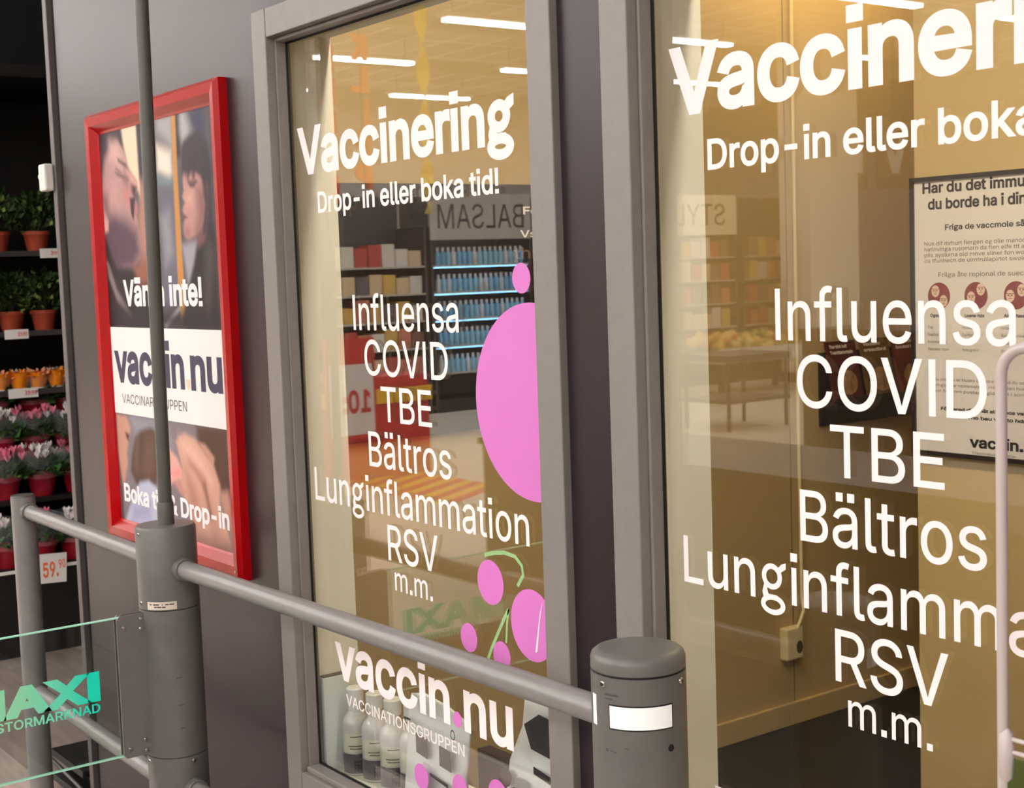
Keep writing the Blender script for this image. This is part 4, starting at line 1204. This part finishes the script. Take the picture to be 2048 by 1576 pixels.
SWALL = mat('shop_wall', (170, 164, 158), rough=.8)
MB().box(-20.1, -20, -17, 1.512, 0, 4.6).build('wall_shop_far', SWALL)['kind'] = 'structure'
MB().box(-20, 5, -17.1, -17, 0, 4.6).build('wall_shop_side', SWALL)['kind'] = 'structure'
MB().box(5, 5.1, -17, 1.512, 0, 4.6).build('wall_shop_near', SWALL)['kind'] = 'structure'
MB().box(-20, -6.95, 1.41, 1.512, 0, 4.6).build('wall_shop_front', SWALL)['kind'] = 'structure'
MB().box(1.4, 5, 1.37, 1.512, 0, 4.6).build('wall_shop_end', BROWN)['kind'] = 'structure'
MB().box(-3.967, 1.4, 1.40, 1.512, 4.2, 4.6).build('wall_front_top', BROWN)['kind'] = 'structure'
for i, x in enumerate((-17.1, -14.2, -11.4, -8.6, -5.8, -3.0, -.2)):
    MB().box(x - .08, x + .08, -17, 1.2, 4.36, 4.5).build('trim_%d' % (10 + i), SWALL)['kind'] = 'structure'
TUBEL = mat('light_tube', (255, 250, 246), emit=STORE_LIGHT)
TUBEL.cycles.emission_sampling = 'NONE'   # the area lamp in the fixture does the lighting
AL = bpy.data.lights.new('tube_lamp', 'AREA'); AL.shape = 'RECTANGLE'; AL.size = .14; AL.size_y = 1.4; AL.energy = STORE_WATT; AL.color = (1, .975, .96)
AH = AL.copy(); AH.energy = HALL_WATT
proto = None
for i in range(9):
    for j in range(5):
        x, y = 4.30 - 2.85 * i, -.9 - 2.85 * j  # rightmost column is added to brighten gate, plants and faces towards +X
        lab = 'twin tube hall light, row %d from the shop front, number %d from the right' % (j + 1, i + 1)
        if proto is None:
            proto = thing('tube_light', (x, y, 4.2), lab, 'ceiling light', 'shop ceiling lights')
            MB().box(-.10, .10, -.75, .75, .02, .06).build('housing', WHITEP, proto, local=True)
            for s in (-.045, .045):
                MB().tube([(s, -.70, 0), (s, .70, 0)], .016, 10).build('tube', TUBEL, proto, local=True)
            lo_ = bpy.data.objects.new('lamp', AL); COL.objects.link(lo_); lo_.parent = proto; lo_.location = (0, 0, -.018)
            for s in (-.6, .6):
                MB().tube([(0, s, .06), (0, s, .30)], .004, 6).build('hanger', BLACKM, proto, local=True)
        else:
            c_ = copy_thing(proto, (x, y, 4.2), label=lab)
            if j:
                for q in c_.children:
                    if q.type == 'LIGHT': q.data = AH

# shelving along the far aisle, facing the shop front
XS = -12.8
SHB = mat('shelf_dark', (58, 54, 56), rough=.5)
SGN = mat('sign_grey', (196, 190, 182), rough=.5)
SGW = mat('sign_pale', (238, 228, 196), rough=.5)
def gondola(y0, y1, sign, label, sm, txt=None):
    t = thing('shop_shelf', (XS - .3, (y0 + y1) / 2, 0), label, 'shelf', 'shop shelving mirrored in the windows')
    MB().box(XS - .60, XS - .56, y0, y1, 0, 2.35).build('back_panel', SHB, t)
    MB().box(XS - .56, XS, y0, y0 + .03, 0, 2.0).build('side_panel', SHB, t)
    MB().box(XS - .56, XS, y1 - .03, y1, 0, 2.0).build('side_panel', SHB, t)
    MB().box(XS - .56, XS, y0 + .03, y1 - .03, 0, .14).build('plinth', BLACKM, t)
    for z in (.43, .72, 1.01, 1.30, 1.59):
        s_ = MB().box(XS - .56, XS, y0 + .03, y1 - .03, z - .02, z).build('shelf_board', SGN, t)
    if sign:
        s_ = MB().box(XS - .02, XS + .01, y0, y1, 1.86, 2.35).build('sign_board', sm, t)
        if txt: lettering(sign, txt[0], txt[1], 1.98, .26, on_side(XS + .01), INK, s_, .0)
gondola(-5.55, -4.3, None, 'dark shop shelf left of the hair care shelf', SGN)
gondola(-6.95, -5.60, 'BALSAM', 'shop shelf under a grey sign reading BALSAM', SGN, (-6.85, -5.70))
gondola(-8.35, -7.0, None, 'shop shelf between the two signed shelves', SGN)
gondola(-10.2, -8.4, 'STYLING', 'shop shelf under a pale sign reading STYLING', SGW, (-10.0, -8.55))
gondola(-12.2, -10.3, None, 'shop shelf beyond the white pillar', SGN)
# goods
rnd = random.Random(5)
cols = [(150, 210, 235), (120, 190, 230), (230, 236, 240)]
BL = [mat('blue_bottle_%d' % i, c_, rough=.3) for i, c_ in enumerate(cols)]
def shop_bottle(mat_, label):
    t = thing('shop_bottle', (0, 0, 0), label, 'bottle', 'blue bottles on the hair care shelf')
    MB().lathe([(.026, 0), (.028, .01), (.028, .13), (.014, .15)], n=10).build('body', mat_, t, local=True)
    MB().lathe([(.014, .15), (.014, .19), (0, .19)], n=8).build('cap', PAPER, t, local=True)
    return t
pb_ = [shop_bottle(m_, 'blue and white bottle in the rows under the BALSAM sign') for m_ in BL]
first = [True] * 3
for z in (.43, .72, 1.01, 1.30, 1.59):
    for k_ in range(17):
        i = rnd.choice((0, 0, 1, 2))
        y = -6.85 + k_ * .07
        if first[i]: pb_[i].location = (XS - .07, y, z); first[i] = False
        else: copy_thing(pb_[i], (XS - .07, y, z))
LEDB = mat('blue_led', (130, 200, 255), emit=14.0)
LEDB.cycles.emission_sampling = 'NONE'
for z in (.72, 1.01, 1.30, 1.59):
    o = MB().box(XS - .03, XS - .01, -6.9, -5.65, z - .032, z - .0202).build('shelf_light', LEDB)
    tag(o, 'blue light strip under a board of the BALSAM shelf', 'light strip', 'light strips of the hair care shelf')
gc = [(196, 120, 96), (222, 196, 160), (120, 84, 70), (232, 226, 216), (170, 60, 52), (210, 170, 90), (96, 88, 96)]
GM = [mat('goods_%d' % i, c_, rough=.45) for i, c_ in enumerate(gc)]
gmesh = []
for m_ in GM:
    o = MB().box(-.10, .10, 0, .15, 0, .21).build('goods_box', m_, bevel=.006); gmesh.append(o.data); bpy.data.objects.remove(o)
for (ya, yb, nm) in ((-5.5, -4.35, 'dark shelf left of the BALSAM shelf'), (-8.3, -7.05, 'shelf between the BALSAM and STYLING shelves'), (-10.1, -8.45, 'shelf under the STYLING sign'), (-12.1, -10.35, 'shelf beyond the white pillar')):
    for z in (.43, .72, 1.01, 1.30, 1.59):
        y = ya - 0
        y = min(ya, yb)
        while y + .16 < max(ya, yb):
            o = bpy.data.objects.new('goods_box', rnd.choice(gmesh)); COL.objects.link(o)
            o.location = (XS - .14, y, z + .0002); o.scale = (1, 1, rnd.uniform(.75, 1.15))
            tag(o, 'small goods carton in the rows on the ' + nm, 'box', 'cartons on the ' + nm)
            y += .165
# white pillar
t = thing('hall_pillar', (-12.1, -10.9, 0), 'white square pillar of the shop hall', 'pillar')
MB().box(-12.35, -11.85, -11.4, -10.5, .12, 4.5).build('shaft', mat('pillar_white', (244, 236, 214), rough=.6), t, bevel=.01)
MB().box(-12.38, -11.82, -11.43, -10.47, 0, .12).build('plinth', SHB, t)
# produce table
t = thing('produce_table', (-11.6, -9.2, 0), 'low produce table heaped with fruit in front of the STYLING shelf', 'table')
MB().box(-12.2, -11.2, -10.2, -8.3, .40, .46).build('table_top', SGN, t)
MB().box(-12.2, -12.16, -10.2, -8.3, .46, .58).build('rim', SGN, t); MB().box(-11.24, -11.2, -10.2, -8.3, .46, .56).build('rim', SGN, t)
for x_ in (-12.1, -11.3):
    for y_ in (-10.1, -8.4): MB().box(x_ - .03, x_ + .03, y_ - .03, y_ + .03, 0, .40).build('leg', BLACKM, t)
FR = [mat('fruit_%d' % i, c_, rough=.4) for i, c_ in enumerate(((226, 180, 90), (236, 206, 140), (196, 110, 60), (150, 150, 70)))]
fmesh = []
for m_ in FR:
    o = MB().lathe([(0, -.05), (.03, -.042), (.05, -.01), (.05, .012), (.03, .042), (0, .048)], n=12).build('fruit', m_); fmesh.append(o.data); bpy.data.objects.remove(o)
for k_ in range(140):
    x_, y_ = rnd.uniform(-12.1, -11.3), rnd.uniform(-10.1, -8.4)
    h_ = .20 * max(0, 1 - ((x_ + 11.7) / .5) ** 2) * rnd.uniform(.2, 1)
    o = bpy.data.objects.new('fruit', rnd.choice(fmesh)); COL.objects.link(o); o.location = (x_, y_, .512 + h_)
    tag(o, 'round yellow or orange fruit in the heap on the produce table', 'fruit', 'fruit heaped on the produce table')
# red campaign stand, floor marking, hanging letters, streamer
SR = mat('campaign_red', (196, 40, 34), rough=.5); SY = mat('campaign_yellow', (240, 190, 40), rough=.5)
t = thing('campaign_stand', (-9.5, -2.6, 0), 'red and yellow campaign stand with a 10 kronor poster', 'display')
MB().box(-9.9, -9.1, -3.1, -2.2, 0, .75).build('bin', SR, t)
MB().box(-9.92, -9.08, -3.12, -2.18, .55, .66).build('yellow_band', SY, t)
MB().box(-9.09, -9.07, -2.62, -2.20, .30, 1.05).build('poster_board', SR, t)
MB().box(-9.07, -9.068, -2.60, -2.22, .34, .86).build('poster_sheet', PAPER, t)
lettering('10:-', -2.57, -2.25, .50, .17, on_side(-9.068), SR, t, .03)
st_ = struct('floor_marking', (-8.8, -2.6, 0))
for k_ in range(9):
    x_ = -9.9 + k_ * .21
    mb = MB().prism([(x_, -2.25), (x_ + .105, -2.25), (x_ - .35, -3.0), (x_ - .455, -3.0)], lambda u_, v_, d_: (u_ + .4, v_, d_), .0004, .0012)
    mb.build('stripe', SY, st_)
    mb = MB().prism([(x_ + .105, -2.25), (x_ + .21, -2.25), (x_ - .245, -3.0), (x_ - .35, -3.0)], lambda u_, v_, d_: (u_ + .4, v_, d_), .0004, .0012)
    mb.build('stripe', SR, st_)
for (x_, y_, m_, lab, zt_) in ((-9.0, -2.56, mat('orange_letter', (226, 120, 60), rough=.5), 'orange hanging letters KLIPP over the campaign stand', 3.25), (-9.0, -2.28, SR, 'red hanging letters KLIPP beside the orange ones', 3.15)):
    t = thing('hanging_letters', (x_, y_, 2.0), lab, 'sign')
    for k_, ch in enumerate('KLIPP'):
        mb = lettering(ch, y_ - .07, y_ + .07 if ch != 'I' else y_ - .03, zt_ - .2 - k_ * .23, .19, on_side(x_), m_, t, .05, name='letter')
        so_ = mb.modifiers.new('t', 'SOLIDIFY'); so_.thickness = .02
    MB().tube([(x_, y_, zt_ - 1.1), (x_, y_, 4.5)], .004, 6).build('string', BLACKM, t)
t = thing('yellow_streamer', (-9.0, -3.1, 1.9), 'long yellow streamer hanging from the hall ceiling', 'decoration')
mb = MB()
for k_ in range(26):
    z_ = 1.95 + k_ * .1; a_ = k_ * .8
    mb.add([(-9 + .05 * math.cos(a_), -3.1 + .05 * math.sin(a_), z_), (-9 - .05 * math.cos(a_), -3.1 - .05 * math.sin(a_), z_), (-9 - .05 * math.cos(a_ + .8), -3.1 - .05 * math.sin(a_ + .8), z_ + .1), (-9 + .05 * math.cos(a_ + .8), -3.1 + .05 * math.sin(a_ + .8), z_ + .1)], [(0, 1, 2, 3)])
o = mb.build('ribbon', mat('yellow_foil', (236, 210, 70), rough=.3), t); so_ = o.modifiers.new('t', 'SOLIDIFY'); so_.thickness = .002
# posters hanging over the aisle
for (y0_, y1_, ch, lab) in ((-12.0, -11.5, 'D', 'grey hanging poster with a large D'), (-12.9, -12.2, 'V', 'grey hanging poster with a large V')):
    t = thing('hanging_poster', (-12.2, (y0_ + y1_) / 2, 2.4), lab, 'poster')
    MB().box(-12.21, -12.19, y0_, y1_, 2.4, 3.4).build('sheet', mat('poster_grey_' + ch, (120, 104, 92), rough=.6), t)
    lettering(ch, y0_ + .1, y1_ - .1, 2.6, .5, on_side(-12.19), PAPER, t, .05)
    MB().tube([(-12.2, (y0_ + y1_) / 2, 3.4), (-12.2, (y0_ + y1_) / 2, 4.5)], .004, 6).build('string', BLACKM, t)
# small trolley table on the hall floor
t = thing('hall_trolley', (-9.3, -6.6, 0), 'small dark trolley table standing on the pale hall floor', 'trolley')
MB().box(-9.6, -9.0, -7.0, -6.2, .62, .68).build('table_top', SHB, t)
MB().box(-9.6, -9.0, -7.0, -6.2, .25, .28).build('lower_shelf', SHB, t)
for x_ in (-9.57, -9.03):
    for y_ in (-6.97, -6.23): MB().tube([(x_, y_, 0), (x_, y_, .62)], .018, 8).build('leg', BLACKM, t)
# dark service counter of the entrance
DC = mat('dark_counter', (46, 40, 36), rough=.5)
t = thing('service_counter', (-3.7, -1.5, 0), 'dark brown service counter in the entrance hall', 'counter')
MB().box(-5.7, -1.6, -1.9, -1.2, .06, .66).build('counter_body', DC, t)
MB().box(-5.72, -1.58, -1.92, -1.18, .66, .69).build('counter_top', DC, t, bevel=.003)
MB().box(-5.66, -1.64, -1.86, -1.24, 0, .06).build('kick_base', BLACKM, t)
# dark entrance mat on the hall floor
o = MB().box(-4.9, 3.0, -5.2, .33, .0003, .008).build('entrance_mat', mat('mat_dark', (34, 30, 28), rough=.85, noise=.2, scale=60, bump=.2))
tag(o, 'large dark entrance mat on the pale hall floor', 'mat')
# dark chest display standing at the far edge of the entrance mat
t = thing('chest_display', (-5.8, -5.8, 0), 'dark brown chest display at the far edge of the entrance mat', 'display')
MB().box(-7.43, -4.4, -6.3, -5.42, .08, .94).build('body', DC, t, bevel=.01)
MB().box(-7.45, -4.38, -6.32, -5.40, .94, .985).build('rim', BLACKM, t, bevel=.004)
MB().box(-7.35, -4.5, -6.22, -5.50, .009, .08).build('kick_base', BLACKM, t)
for k_ in range(3):
    MB().box(-7.38 + k_ * .98, -6.45 + k_ * .98, -5.42, -5.405, .16, .88).build('front_panel', mat('chest_panel_%d' % k_, (40, 33, 30), rough=.5), t, bevel=.003)
